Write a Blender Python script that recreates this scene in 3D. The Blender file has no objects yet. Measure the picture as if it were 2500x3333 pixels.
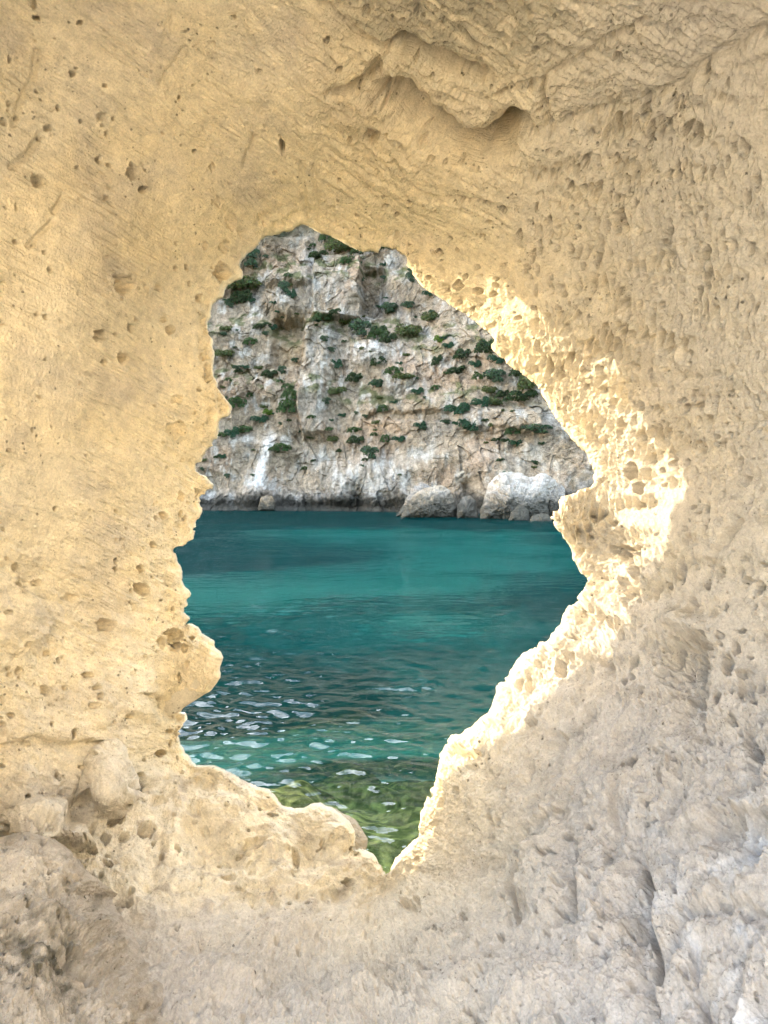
import bpy, math, time
import numpy as np
T0 = time.time()
RNG = np.random.default_rng(7)
# ------------------------------------------------------------------ basics
sc = bpy.context.scene
COL = sc.collection
FS = 2517.0            # focal length in photo pixels (67 deg vertical field)
CX, HZ = 1250.0, 1620.0  # optical column and horizon row in photo pixels
CAMH = 1.5             # camera height above the sea (camera is the origin, sea at z=-1.5)
SEA = -CAMH

def link(name, verts, faces, mat, smooth=True, col=None, parent=None, extra=None):
    me = bpy.data.meshes.new(name)
    verts = np.asarray(verts, np.float32)
    faces = np.asarray(faces, np.int32)
    n = faces.shape[1]
    me.vertices.add(len(verts)); me.vertices.foreach_set('co', verts.ravel())
    me.loops.add(faces.size); me.loops.foreach_set('vertex_index', faces.ravel())
    me.polygons.add(len(faces))
    me.polygons.foreach_set('loop_start', np.arange(0, faces.size, n, dtype=np.int32))
    me.polygons.foreach_set('use_smooth', np.full(len(faces), smooth))
    if col is not None:
        at = me.attributes.new('Col', 'FLOAT_COLOR', 'POINT')
        c = np.ones((len(verts), 4), np.float32); c[:, :3] = col
        at.data.foreach_set('color', c.ravel())
    if extra is not None:
        for k, v in extra.items():
            a = me.attributes.new(k, 'FLOAT', 'POINT')
            a.data.foreach_set('value', np.asarray(v, np.float32).ravel())
    me.update(calc_edges=True)
    me.materials.append(mat)
    o = bpy.data.objects.new(name, me)
    COL.objects.link(o)
    if parent: o.parent = parent
    return o

def tag(o, label=None, cat=None, group=None, kind=None):
    if label: o['label'] = label
    if cat: o['category'] = cat
    if group: o['group'] = group
    if kind: o['kind'] = kind
    return o

# ------------------------------------------------------------------ noise
def _hash(ix, iy, seed):
    h = ix.astype(np.uint32) * np.uint32(374761393) + iy.astype(np.uint32) * np.uint32(668265263) + np.uint32((seed * 1442695041) & 0xffffffff)
    h ^= h >> np.uint32(13); h *= np.uint32(1274126177); h ^= h >> np.uint32(16)
    return h
_ang = np.linspace(0, 2 * np.pi, 256, endpoint=False)
_gx, _gy = np.cos(_ang).astype(np.float32), np.sin(_ang).astype(np.float32)
def perlin(x, y, seed=0):
    x = np.asarray(x, np.float32); y = np.asarray(y, np.float32)
    x0 = np.floor(x); y0 = np.floor(y)
    fx = (x - x0).astype(np.float32); fy = (y - y0).astype(np.float32)
    ix = x0.astype(np.int32); iy = y0.astype(np.int32)
    u = fx * fx * fx * (fx * (fx * 6 - 15) + 10); v = fy * fy * fy * (fy * (fy * 6 - 15) + 10)
    def g(dx, dy):
        h = _hash(ix + np.int32(dx), iy + np.int32(dy), seed) & np.uint32(255)
        return _gx[h] * (fx - dx) + _gy[h] * (fy - dy)
    a = g(0, 0); b = g(1, 0); c = g(0, 1); d = g(1, 1)
    return (a + u * (b - a)) * (1 - v) + (c + u * (d - c)) * v      # about -.7..+.7
def fbm(x, y, oct=4, seed=0, gain=.5):
    s = 0; a = 1.0; t = 0
    for i in range(oct):
        s = s + a * perlin(x, y, seed + i * 17); t += a
        x = x * 2.03 + 3.1; y = y * 2.03 - 1.7; a *= gain
    return s / t * 1.5
def ridged(x, y, oct=3, seed=0, gain=.5):
    s = 0; a = 1.0; t = 0
    for i in range(oct):
        s = s + a * (1 - 2 * np.abs(perlin(x, y, seed + i * 17))) ; t += a
        x = x * 2.07 + 5.3; y = y * 2.07 + 2.9; a *= gain
    return s / t                                                  # crests near 1
def worley(x, y, seed=0, jit=.9):
    x = np.asarray(x, np.float32); y = np.asarray(y, np.float32)
    x0 = np.floor(x).astype(np.int32); y0 = np.floor(y).astype(np.int32)
    fx = (x - x0).astype(np.float32); fy = (y - y0).astype(np.float32)
    f1 = np.full(x.shape, 9, np.float32); f2 = f1.copy(); cid = np.zeros(x.shape, np.float32)
    for dx in (-1, 0, 1):
        for dy in (-1, 0, 1):
            h = _hash(x0 + np.int32(dx), y0 + np.int32(dy), seed)
            px = dx + .5 + jit * ((h & np.uint32(1023)).astype(np.float32) / 1023.0 - .5)
            py = dy + .5 + jit * (((h >> np.uint32(10)) & np.uint32(1023)).astype(np.float32) / 1023.0 - .5)
            d = np.sqrt((px - fx) ** 2 + (py - fy) ** 2)
            m = d < f1
            f2 = np.where(m, f1, np.minimum(f2, d))
            cid = np.where(m, ((h >> np.uint32(20)) & np.uint32(255)).astype(np.float32) / 255.0, cid)
            f1 = np.where(m, d, f1)
    return f1, f2, cid.astype(np.float32)
def sm(a, b, x):
    t = np.clip((x - a) / (b - a), 0, 1); return t * t * (3 - 2 * t)
def gauss(x, y, cx, cy, rx, ry, rot=0.0):
    c, s = math.cos(rot), math.sin(rot)
    dx, dy = x - cx, y - cy
    a = (dx * c + dy * s) / rx; b = (-dx * s + dy * c) / ry
    return np.exp(-np.minimum(a * a + b * b, 40))
def lin(r, g, b):
    f = lambda c: (c / 255 / 12.92) if c / 255 <= .04045 else ((c / 255 + .055) / 1.055) ** 2.4
    return np.array([f(r), f(g), f(b)])
def mixc(c, k, w):
    return c * (1 - w[..., None]) + np.asarray(k) * w[..., None]
class TPS:
    def __init__(self, pts, vals, reg=1e-4):
        p = np.asarray(pts, float) / 1000.0; self.p = p; n = len(p)
        d = np.hypot(p[:, None, 0] - p[None, :, 0], p[:, None, 1] - p[None, :, 1])
        K = self.k(d) + reg * np.eye(n); P = np.c_[np.ones(n), p]
        A = np.zeros((n + 3, n + 3)); A[:n, :n] = K; A[:n, n:] = P; A[n:, :n] = P.T
        self.w = np.linalg.solve(A, np.r_[np.asarray(vals, float), np.zeros(3)])
    @staticmethod
    def k(d): return np.where(d > 1e-9, d * d * np.log(np.maximum(d, 1e-9)), 0)
    def __call__(self, x, y):
        # evaluate on a coarse lattice, then cubic-ish upsample
        x = np.asarray(x, float); y = np.asarray(y, float)
        st = 20.0; x0, y0 = x.min() - 60, y.min() - 60
        nx = int((x.max() - x0) / st) + 5; ny = int((y.max() - y0) / st) + 5
        gx, gy = np.meshgrid((x0 + st * np.arange(nx)) / 1000, (y0 + st * np.arange(ny)) / 1000)
        g = self.w[-3] + self.w[-2] * gx + self.w[-1] * gy
        for i in range(len(self.p)):
            g = g + self.w[i] * self.k(np.hypot(gx - self.p[i, 0], gy - self.p[i, 1]))
        return bicubic(g, (x - x0) / st, (y - y0) / st)
def bicubic(g, fx, fy):
    ix = np.floor(fx).astype(int); iy = np.floor(fy).astype(int)
    tx = fx - ix; ty = fy - iy
    def wts(t): return [(-t + 2 * t * t - t ** 3) / 2, (2 - 5 * t * t + 3 * t ** 3) / 2, (t + 4 * t * t - 3 * t ** 3) / 2, (-t * t + t ** 3) / 2]
    wx, wy = wts(tx), wts(ty); r = 0
    for j in range(4):
        row = 0
        for i in range(4):
            row = row + wx[i] * g[np.clip(iy + j - 1, 0, g.shape[0] - 1), np.clip(ix + i - 1, 0, g.shape[1] - 1)]
        r = r + wy[j] * row
    return r
def unproject(px, py, d):
    return np.stack([(px - CX) / FS * d, d, (HZ - py) / FS * d], -1)
def gsmooth(a, s):
    n = int(4 * s) + 1; k = np.exp(-.5 * (np.arange(-n, n + 1) / s) ** 2); k /= k.sum()
    out = np.empty_like(a)
    for c in range(a.shape[1]):
        out[:, c] = np.convolve(np.r_[a[-n:, c], a[:, c], a[:n, c]], k, 'valid')
    return out
def resample(poly, n, closed=True):
    p = np.asarray(poly, float)
    if closed: p = np.r_[p, p[:1]]
    s = np.r_[0, np.cumsum(np.hypot(*np.diff(p, axis=0).T))]
    t = np.linspace(0, s[-1], n, endpoint=not closed)
    return np.c_[np.interp(t, s, p[:, 0]), np.interp(t, s, p[:, 1])]
def gridfaces(nr, nc, wrapc=True, wrapr=False):
    r = np.arange(nr if wrapr else nr - 1); c = np.arange(nc if wrapc else nc - 1)
    R, C = np.meshgrid(r, c, indexing='ij'); R1 = (R + 1) % nr; C1 = (C + 1) % nc
    return np.stack([R * nc + C, R * nc + C1, R1 * nc + C1, R1 * nc + C], -1).reshape(-1, 4)
def gridnormals(V, wrapc=True):
    du = np.roll(V, -1, 1) - np.roll(V, 1, 1) if wrapc else np.gradient(V, axis=1)
    dv = np.gradient(V, axis=0)
    n = np.cross(du, dv); n /= np.maximum(np.linalg.norm(n, axis=-1, keepdims=True), 1e-12)
    return n

# ------------------------------------------------------------------ materials
def newmat(name):
    m = bpy.data.materials.new(name); m.use_nodes = True
    nt = m.node_tree; nt.nodes.clear()
    out = nt.nodes.new('ShaderNodeOutputMaterial')
    return m, nt, out
def N(nt, t, **kw):
    n = nt.nodes.new(t)
    for k, v in kw.items():
        if k.startswith('_'): setattr(n, k[1:], v)
        else: n.inputs[k].default_value = v
    return n
def rock_mat(name, grain=1.0, unit=1.0, speck=.17, rough=.95, bump=1.0, pins=1.0):
    """stone: vertex albedo, mottled and bumped with object-space noise"""
    m, nt, out = newmat(name); L = nt.links.new
    tc = N(nt, 'ShaderNodeTexCoord'); mp = N(nt, 'ShaderNodeMapping'); mp.inputs['Scale'].default_value = (unit,) * 3
    L(tc.outputs['Object'], mp.inputs['Vector'])
    at = N(nt, 'ShaderNodeAttribute', _attribute_name='Col')
    n1 = N(nt, 'ShaderNodeTexNoise', Scale=38.0, Detail=6.0, Roughness=.65)
    n2 = N(nt, 'ShaderNodeTexNoise', Scale=260.0, Detail=3.0, Roughness=.7)
    n3 = N(nt, 'ShaderNodeTexNoise', Scale=110.0, Detail=5.0, Roughness=.75)
    for n in (n1, n2, n3): L(mp.outputs[0], n.inputs['Vector'])
    r1 = N(nt, 'ShaderNodeMapRange'); r1.inputs['From Min'].default_value = .3; r1.inputs['From Max'].default_value = .7
    r1.inputs['To Min'].default_value = 1 - speck; r1.inputs['To Max'].default_value = 1 + speck * .8
    L(n1.outputs['Fac'], r1.inputs['Value'])
    r2 = N(nt, 'ShaderNodeMapRange'); r2.inputs['From Min'].default_value = .3; r2.inputs['From Max'].default_value = .7
    r2.inputs['To Min'].default_value = 1 - speck * .9; r2.inputs['To Max'].default_value = 1 + speck * .8
    L(n2.outputs['Fac'], r2.inputs['Value'])
    mu = N(nt, 'ShaderNodeMath', _operation='MULTIPLY'); L(r1.outputs[0], mu.inputs[0]); L(r2.outputs[0], mu.inputs[1])
    vm = N(nt, 'ShaderNodeVectorMath', _operation='SCALE'); L(at.outputs['Color'], vm.inputs[0]); L(mu.outputs[0], vm.inputs['Scale'])
    # pin-holes in the crust at two sizes; dirt and painted-in shade darken them
    fac = None; heights = []
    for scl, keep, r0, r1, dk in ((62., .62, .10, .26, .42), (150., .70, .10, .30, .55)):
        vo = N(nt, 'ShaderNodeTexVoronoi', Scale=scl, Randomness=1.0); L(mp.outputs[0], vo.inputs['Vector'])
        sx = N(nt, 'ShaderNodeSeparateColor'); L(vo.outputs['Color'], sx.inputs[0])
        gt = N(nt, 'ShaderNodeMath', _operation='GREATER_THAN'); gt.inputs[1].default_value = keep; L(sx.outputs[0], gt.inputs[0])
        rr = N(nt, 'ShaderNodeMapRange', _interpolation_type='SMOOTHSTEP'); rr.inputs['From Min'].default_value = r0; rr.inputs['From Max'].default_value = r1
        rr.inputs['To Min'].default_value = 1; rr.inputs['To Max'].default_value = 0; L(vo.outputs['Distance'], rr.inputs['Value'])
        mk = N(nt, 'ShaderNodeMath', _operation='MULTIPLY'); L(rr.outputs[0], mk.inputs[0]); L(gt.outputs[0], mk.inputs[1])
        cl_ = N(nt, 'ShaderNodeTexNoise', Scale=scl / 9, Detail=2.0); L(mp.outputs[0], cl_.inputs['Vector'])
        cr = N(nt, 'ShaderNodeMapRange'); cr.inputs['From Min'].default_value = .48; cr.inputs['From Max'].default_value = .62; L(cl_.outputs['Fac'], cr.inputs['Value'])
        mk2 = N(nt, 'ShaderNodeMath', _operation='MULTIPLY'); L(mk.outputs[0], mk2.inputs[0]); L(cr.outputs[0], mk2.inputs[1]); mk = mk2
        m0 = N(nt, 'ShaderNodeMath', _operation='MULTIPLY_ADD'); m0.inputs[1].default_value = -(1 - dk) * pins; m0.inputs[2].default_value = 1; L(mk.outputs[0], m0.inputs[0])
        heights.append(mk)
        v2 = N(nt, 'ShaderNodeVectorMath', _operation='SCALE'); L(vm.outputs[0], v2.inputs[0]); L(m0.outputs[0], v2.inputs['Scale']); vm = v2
    # bedding striations, running down to the right, where the attribute says the beds outcrop
    ba = N(nt, 'ShaderNodeAttribute', _attribute_name='bed')
    vr = N(nt, 'ShaderNodeVectorRotate', _rotation_type='AXIS_ANGLE'); vr.inputs['Axis'].default_value = (0, 1, 0); vr.inputs['Angle'].default_value = math.radians(-29.4)
    L(tc.outputs['Object'], vr.inputs['Vector'])
    ms = N(nt, 'ShaderNodeMapping'); ms.inputs['Scale'].default_value = (15, 15, 125); L(vr.outputs[0], ms.inputs['Vector'])
    nb = N(nt, 'ShaderNodeTexNoise', Scale=1.0, Detail=4.0, Roughness=.65); L(ms.outputs[0], nb.inputs['Vector'])
    rb = N(nt, 'ShaderNodeMapRange'); rb.inputs['From Min'].default_value = .5; rb.inputs['From Max'].default_value = .68; rb.inputs['To Max'].default_value = 1
    L(nb.outputs['Fac'], rb.inputs['Value'])
    mb = N(nt, 'ShaderNodeMath', _operation='MULTIPLY'); L(rb.outputs[0], mb.inputs[0]); L(ba.outputs['Fac'], mb.inputs[1])
    mc = N(nt, 'ShaderNodeMath', _operation='MULTIPLY_ADD'); mc.inputs[1].default_value = -.15; mc.inputs[2].default_value = 1; L(mb.outputs[0], mc.inputs[0])
    v3 = N(nt, 'ShaderNodeVectorMath', _operation='SCALE'); L(vm.outputs[0], v3.inputs[0]); L(mc.outputs[0], v3.inputs['Scale']); vm = v3
    bs = N(nt, 'ShaderNodeBsdfPrincipled', Roughness=rough); bs.inputs['Specular IOR Level'].default_value = .15
    L(vm.outputs[0], bs.inputs['Base Color'])
    hsum = None
    for sock, amp_ in ((n3.outputs['Fac'], .0055 * bump * grain), (n2.outputs['Fac'], .0018 * bump * grain), (heights[0].outputs[0], -.0045 * pins), (heights[1].outputs[0], -.002 * pins), (mb.outputs[0], -.0028)):
        q = N(nt, 'ShaderNodeMath', _operation='MULTIPLY_ADD'); q.inputs[1].default_value = amp_ / unit; L(sock, q.inputs[0])
        if hsum is None: q.inputs[2].default_value = 0
        else: L(hsum.outputs[0], q.inputs[2])
        hsum = q
    b2 = N(nt, 'ShaderNodeBump', Strength=.85, Distance=1.0); L(hsum.outputs[0], b2.inputs['Height'])
    L(b2.outputs[0], bs.inputs['Normal']); L(bs.outputs[0], out.inputs['Surface'])
    return m

# ------------------------------------------------------------------ traced outlines (photo pixels give direction; depth is added below)
RIM_A = [(983,726),(969,734),(950,748),(931,756),(910,762),(892,764),(886,771),(865,772),(850,777),(841,787),(832,802),(817,818),(802,833),(787,843),(779,857),(778,869),(787,881),(789,896),(786,906),(769,909),(754,915),(739,929),(733,950),(724,965),(702,979),(692,992),(686,1012),(687,1029),(677,1047),(675,1062),(674,1086),(686,1095),(696,1110),(692,1125),(698,1146),(695,1167),(693,1200),(695,1224),(708,1248),(706,1262),(723,1281),(738,1302),(753,1324),(747,1345),(741,1354),(720,1357),(709,1372),(708,1396),(706,1429),(696,1434),(693,1449),(678,1465),(661,1483),(657,1501),(642,1512),(639,1532),(648,1544),(669,1553),(684,1568),(693,1578),(690,1592),(675,1601),(657,1622),(651,1637),(658,1655),(655,1673),(642,1694),(634,1739),(628,1757),(611,1765),(599,1779),(583,1777),(569,1781),(562,1792),(574,1808),(583,1827),(590,1845),(595,1873),(590,1888),(601,1905),(613,1923),(620,1934),(614,1943),(599,1950),(605,1962),(607,1970),(596,1977),(596,1995),(607,2007),(612,2015),(607,2027),(601,2035),(623,2033),(643,2045),(652,2062),(670,2077),(691,2090),(700,2113),(712,2125),(720,2142),(712,2170),(711,2179),(718,2191),(711,2207),(693,2231),(681,2243),(666,2262),(633,2259),(618,2269),(601,2272),(593,2286),(572,2287),(575,2304),(587,2314),(608,2323),(608,2343),(596,2349),(592,2364),(590,2376),(581,2388),(579,2400),(590,2427),(598,2454),(612,2466),(621,2480),(639,2494)]
RIM_HID = [(669,2495),(693,2492),(711,2503),(741,2516),(765,2530),(789,2549),(832,2564),(856,2569),(874,2575),(892,2593),(910,2616),(931,2626),(958,2636),(985,2634),(1010,2626),(1040,2622),(1068,2630),(1098,2650),(1128,2684),(1150,2722),(1164,2766),(1190,2773),(1212,2786),(1230,2804),(1244,2826)]
RIM_B = [(1262,2858),(1271,2837),(1284,2808),(1302,2783),(1327,2761),(1349,2739),(1367,2728),(1365,2696),(1367,2671),(1367,2645),(1374,2616),(1389,2587),(1407,2562),(1419,2528),(1427,2494),(1432,2456),(1452,2416),(1470,2394),(1502,2392),(1524,2372),(1553,2347),(1582,2322),(1604,2293),(1611,2260),(1625,2224),(1651,2202),(1669,2170),(1691,2141),(1719,2119),(1752,2108),(1759,2090),(1785,2080),(1803,2060),(1824,2032),(1835,1998),(1853,1968),(1878,1942),(1893,1917),(1900,1895),(1889,1859),(1875,1834),(1859,1816),(1853,1794),(1850,1772),(1831,1747),(1813,1725),(1795,1697),(1786,1686),(1795,1668),(1819,1653),(1822,1631),(1831,1615),(1860,1608),(1889,1592),(1915,1590),(1933,1570),(1931,1541),(1925,1519),(1918,1498),(1904,1472),(1886,1454),(1868,1440),(1853,1418),(1837,1400),(1790,1330),(1750,1261),(1714,1224),(1685,1206),(1667,1195),(1649,1181),(1642,1170),(1620,1152),(1606,1139),(1597,1123),(1611,1120),(1611,1101),(1598,1087),(1577,1069),(1548,1051),(1526,1035),(1504,1018),(1468,997),(1439,973),(1418,957),(1389,946),(1367,924),(1353,903),(1342,888),(1342,877),(1323,863),(1326,852),(1324,841),(1331,837),(1313,827),(1287,816),(1262,801),(1240,799),(1231,821),(1208,816),(1186,818),(1150,801),(1094,772),(1076,765),(1052,760),(1034,751),(1013,738),(995,729)]
RIM_DEPTH = [(983,726,2.25),(790,850,2.25),(680,1060,2.2),(750,1330,2.15),(640,1530,2.15),(562,1790,2.1),(600,2000,2.1),(718,2191,2.05),(575,2290,2.1),(640,2494,2.05),(693,2492,1.99),(789,2549,1.96),(874,2575,1.94),(958,2637,1.92),(1060,2630,1.91),(1150,2722,1.90),(1190,2773,1.89),(1244,2826,1.87),(1262,2858,1.86),(1367,2700,1.87),(1432,2456,1.90),(1611,2260,1.92),(1835,2000,1.91),(1900,1895,1.92),(1786,1686,1.88),(1933,1570,1.95),(1837,1400,2.05),(1600,1110,2.14),(1350,890,2.2),(1240,805,2.22),(1100,775,2.24)]
# edge of the sunlight on the right wall
LITEDGE = [(1763,1022),(1806,1044),(1879,1087),(1951,1167),(2023,1203),(2059,1247),(2067,1312),(2088,1384),(2153,1413),(2190,1471),(2233,1529),(2226,1579),(2197,1644),(2197,1731),(2175,1789),(2117,1854),(2088,1919),(2045,1977),(2038,2035),(1994,2078),(1937,2129),(1908,2165),(1864,2252),(1777,2295),(1705,2382),(1625,2389),(1575,2455),(1553,2499),(1474,2535),(1445,2579),(1438,2652),(1429,2681),(1400,2754),(1371,2797),(1356,2841),(1320,2880),(1251,2931)]
SUN_AZ, SUN_EL = math.radians(65), math.radians(20.5)          # left of the view direction
S = np.array([-math.sin(SUN_AZ) * math.cos(SUN_EL), math.cos(SUN_AZ) * math.cos(SUN_EL), math.sin(SUN_EL)])

def lit_depth(edge, rimpts, rimd):
    """depth of the wall at the shadow edge, from the lip of rock that casts it and the sun's direction"""
    vx, vy = CX + S[0] / S[1] * FS, HZ - S[2] / S[1] * FS
    out = []
    R = np.asarray(rimpts); D = np.asarray(rimd)
    for bx, by in edge:
        k = (by - vy) / (bx - vx)
        f = R[:, 1] - (by + k * (R[:, 0] - bx))
        cand = []
        for i in range(len(R) - 1):
            if f[i] * f[i + 1] < 0 and R[i, 0] < bx - 150:
                cand.append((R[i, 0], i))
        if not cand: continue
        x, i = max(cand)
        rx = (R[i, 0] - CX) / FS; qx = (bx - CX) / FS; m = -S[0] / S[1]
        lam = (qx - rx) / (m + rx)
        out.append((bx, by, D[i] / (1 + lam)))
    return out

# ------------------------------------------------------------------ pits traced from the photo: x, y, rx, ry, depth factor
PITS = """
109 15 9 17 1;117 60 11 9 1;260 75 11 9 1;602 94 11 6 1;757 62 9 9 1;767 93 5 6 1;520 73 5 6 1;689 134 17 6 .8;645 160 5 5 1;233 241 11 11 .8;29 197 8 9 1;117 298 6 6 1
188 354 8 9 1;30 335 8 6 1;14 399 14 11 1.1;59 380 8 8 1;157 417 14 12 1;134 448 5 8 1;328 380 15 15 .9;368 388 6 7 1;354 441 7 14 1;328 520 11 11 1;527 432 5 5 1;433 565 23 23 .9
467 618 20 14 1;121 591 21 24 1.1;919 482 12 30 1.1;855 426 6 5 1;912 441 5 6 1;693 550 11 14 .6;897 573 9 8 .9;708 655 18 20 .4;753 723 21 30 .35;863 712 20 24 .4;580 313 6 9 1
343 646 11 8 .7;249 649 4 4 1;208 573 4 4 1;49 678 6 10 .9;15 674 6 6 1;53 787 9 6 1;109 800 6 6 1;162 878 6 5 1;74 940 5 5 1;8 915 12 6 1;407 754 4 4 1;407 927 38 38 .7;395 900 5 5 1
723 889 26 30 .55;667 799 11 15 .5;731 802 18 23 .45;612 874 8 11 .7;618 925 8 9 .6;482 938 12 12 .4;527 938 12 11 .4;648 972 15 15 .7;143 1032 9 9 1;4 1051 9 12 1;448 1042 8 6 1
433 1070 12 14 .9;324 1093 26 21 .7;343 1081 8 8 1.1;558 1077 15 15 .8;335 1179 12 12 1;399 1168 21 21 .8;139 1168 8 5 1;663 1160 9 15 .7;678 1206 11 22 .6;535 1040 11 8 .4;676 1232 14 12 .6
452 1853 15 16 1.1;460 1921 26 20 .8;309 1085 9 9 .8;332 1085 8 8 .8;437 1070 6 6 1;347 2034 30 20 .7;60 2185 12 14 .8;271 2200 18 11 .8;573 1401 34 30 .35;15 1055 5 5 1;143 1035 4 4 1
143 1168 4 4 1;399 1160 6 5 1;339 1175 6 5 1;158 1386 4 4 1;384 1763 20 14 .3;565 2075 34 28 .6;520 2095 14 20 .5;625 2080 8 8 .7;615 2155 13 11 .6;645 2222 16 13 .8;578 2203 10 16 .8
590 2251 24 15 .6;527 2277 9 12 .8;527 2301 7 7 1;551 2382 18 10 .8;554 2421 10 14 .9;521 2454 22 12 1;574 2469 7 8 1;655 1612 10 20 .6;642 1596 6 7 1;590 1675 6 10 .6;603 1688 8 10 .5;533 1440 8 5 .6
640 1345 8 6 .4;600 1500 8 6 .4;576 1300 20 14 .3;90 2420 16 10 .6;150 2250 22 18 .6;30 2330 14 9 .9;300 2300 18 10 .5;210 2240 10 9 .7;420 2330 16 12 .6;80 2100 14 10 .5;240 1950 24 14 .45;130 1900 16 12 .5
2225 2180 100 95 .62;2250 2095 50 18 .3;2305 2100 18 30 1.1;2000 1785 90 66 .42;1995 1700 15 15 1;2010 1790 44 20 .7;2048 1537 22 26 .9;2074 1588 19 18 .9;1958 1880 14 9 .9;2030 1899 22 22 .6;2037 1957 18 28 .6
1882 1968 26 20 .7;1904 1942 10 14 .7;2016 1391 16 26 .9;1857 2069 18 12 .8;1774 2112 18 19 .8;1810 2108 11 12 .8;1846 2130 18 20 .8;1821 2181 17 30 .9;1690 2231 11 18 .8;1719 2221 14 30 .7;1647 2231 20 18 .7
1615 2289 10 18 .7;1615 2351 12 9 .8;1578 2343 12 8 .8;1730 2347 20 16 .6;1477 2438 28 20 .7;1531 2452 34 16 .7;1425 2620 10 20 .7;1600 2345 16 12 .5;1960 1560 16 10 .4;1985 1320 12 20 .7;2110 1500 12 20 .6
2392 1388 5 9 1.2;2385 1418 6 9 1;2229 1507 8 12 1;2435 1565 14 18 .9;2407 1514 14 22 .8;2255 1652 12 8 .8;2363 1865 12 18 1;2367 1981 10 12 1.1;2153 1926 6 10 1.1;2428 1890 20 12 .8;2135 2093 6 8 1.2
2052 2201 12 10 1.2;2022 2212 18 10 .8;2400 2115 12 22 .9;2378 2172 16 40 .9;2338 2274 16 20 .9;2428 2238 25 50 .6;1817 2400 10 30 .9;2352 2665 60 46 .6;2446 2775 60 60 .5;2328 2864 12 14 .9;2344 2966 60 28 .6
2274 2990 10 18 1.1;2422 2982 10 20 1;2070 3084 48 66 .55;2132 2997 14 30 .8;2430 3123 14 14 .9;1788 2927 6 7 1.2;1627 2947 5 7 1.1;1333 2945 36 28 .45;1670 2855 26 66 .4;2101 2864 20 60 .5;1807 3299 7 14 1.1
1748 3135 5 5 1;1513 3170 30 14 .5;1150 3180 20 10 .4;970 3120 12 8 .5;1270 3110 18 8 .5;2160 2720 22 18 .5;1960 2960 16 40 .4;2200 2500 20 30 .5;2430 2400 18 36 .7;2300 2400 14 24 .6;2470 2560 20 30 .6
1190 41 12 15 1;1357 41 10 14 1;1316 59 8 8 1;1380 48 8 7 1;1533 32 7 6 1;1235 212 12 10 1;1230 249 18 13 1;1172 176 6 9 1;1298 212 6 6 1;1343 249 5 5 1.2;1434 307 6 7 1.2;1524 249 9 10 1.2;1624 303 18 11 1.1
1592 327 12 8 1.1;1637 380 14 13 1;2008 199 14 22 .9;1967 316 8 8 1.1;1208 443 26 28 .7;1249 430 20 11 1;1547 212 16 10 .9;1104 588 7 7 1;2112 470 14 14 .9;2157 791 9 14 1.1;2297 674 10 10 1.1;2370 271 8 14 .9
2302 240 12 30 .7;2094 380 18 40 .7;1493 931 18 18 .8;1457 949 8 7 1.1;1551 949 18 13 .8;1466 777 9 8 .9;1502 651 8 10 .9;1450 60 8 8 1;1690 60 10 12 .9;1750 150 8 12 .9;1860 140 8 10 .8;1420 130 7 6 1;1490 170 8 6 1
1395 905 10 8 .9;1600 960 14 10 .7;1640 880 16 26 .5;1310 470 8 6 1;1400 520 10 8 .8;1290 700 8 7 1;1350 650 9 8 .9;1165 700 8 6 .9;1230 640 10 7 .8;1570 770 10 8 .8;1700 760 12 22 .6;1880 560 10 24 .7
"""
PITS = [tuple(float(v) for v in p.split()) for ln in PITS.strip().split('\n') for p in ln.split(';')]
# bulges: x, y, rx, ry, height in metres, rotation
BULGES = [(90,2020,110,110,.022,0),(640,2150,80,90,.02,0),(60,2330,90,70,.015,0),(380,2250,150,120,.018,0),(2000,2560,120,70,.02,-.5),(2240,2035,90,40,.05,.3),(2300,2860,90,140,.03,0),(2150,2960,60,180,.025,.1),(1760,2830,90,160,.02,.1),(1930,2860,60,120,.022,0),
 (2430,2640,90,60,.03,0),(950,3070,150,50,.05,-.15),(1420,3060,200,60,.03,-.1),(1240,3240,260,70,.045,-.1),(760,3210,180,60,.035,.1),(1620,3200,140,90,.03,0),(1000,3330,200,60,.03,0),(720,3090,120,36,-.03,.1),(1150,3140,160,34,-.03,-.2),(1160,380,60,40,.02,0),(1100,260,50,90,.02,.2),(1000,430,40,130,.016,.05),(1180,330,70,25,.022,.3),(1330,560,60,120,.016,-.6),(430,300,200,120,.012,.4),(2200,2350,70,120,.02,0)]
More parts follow.
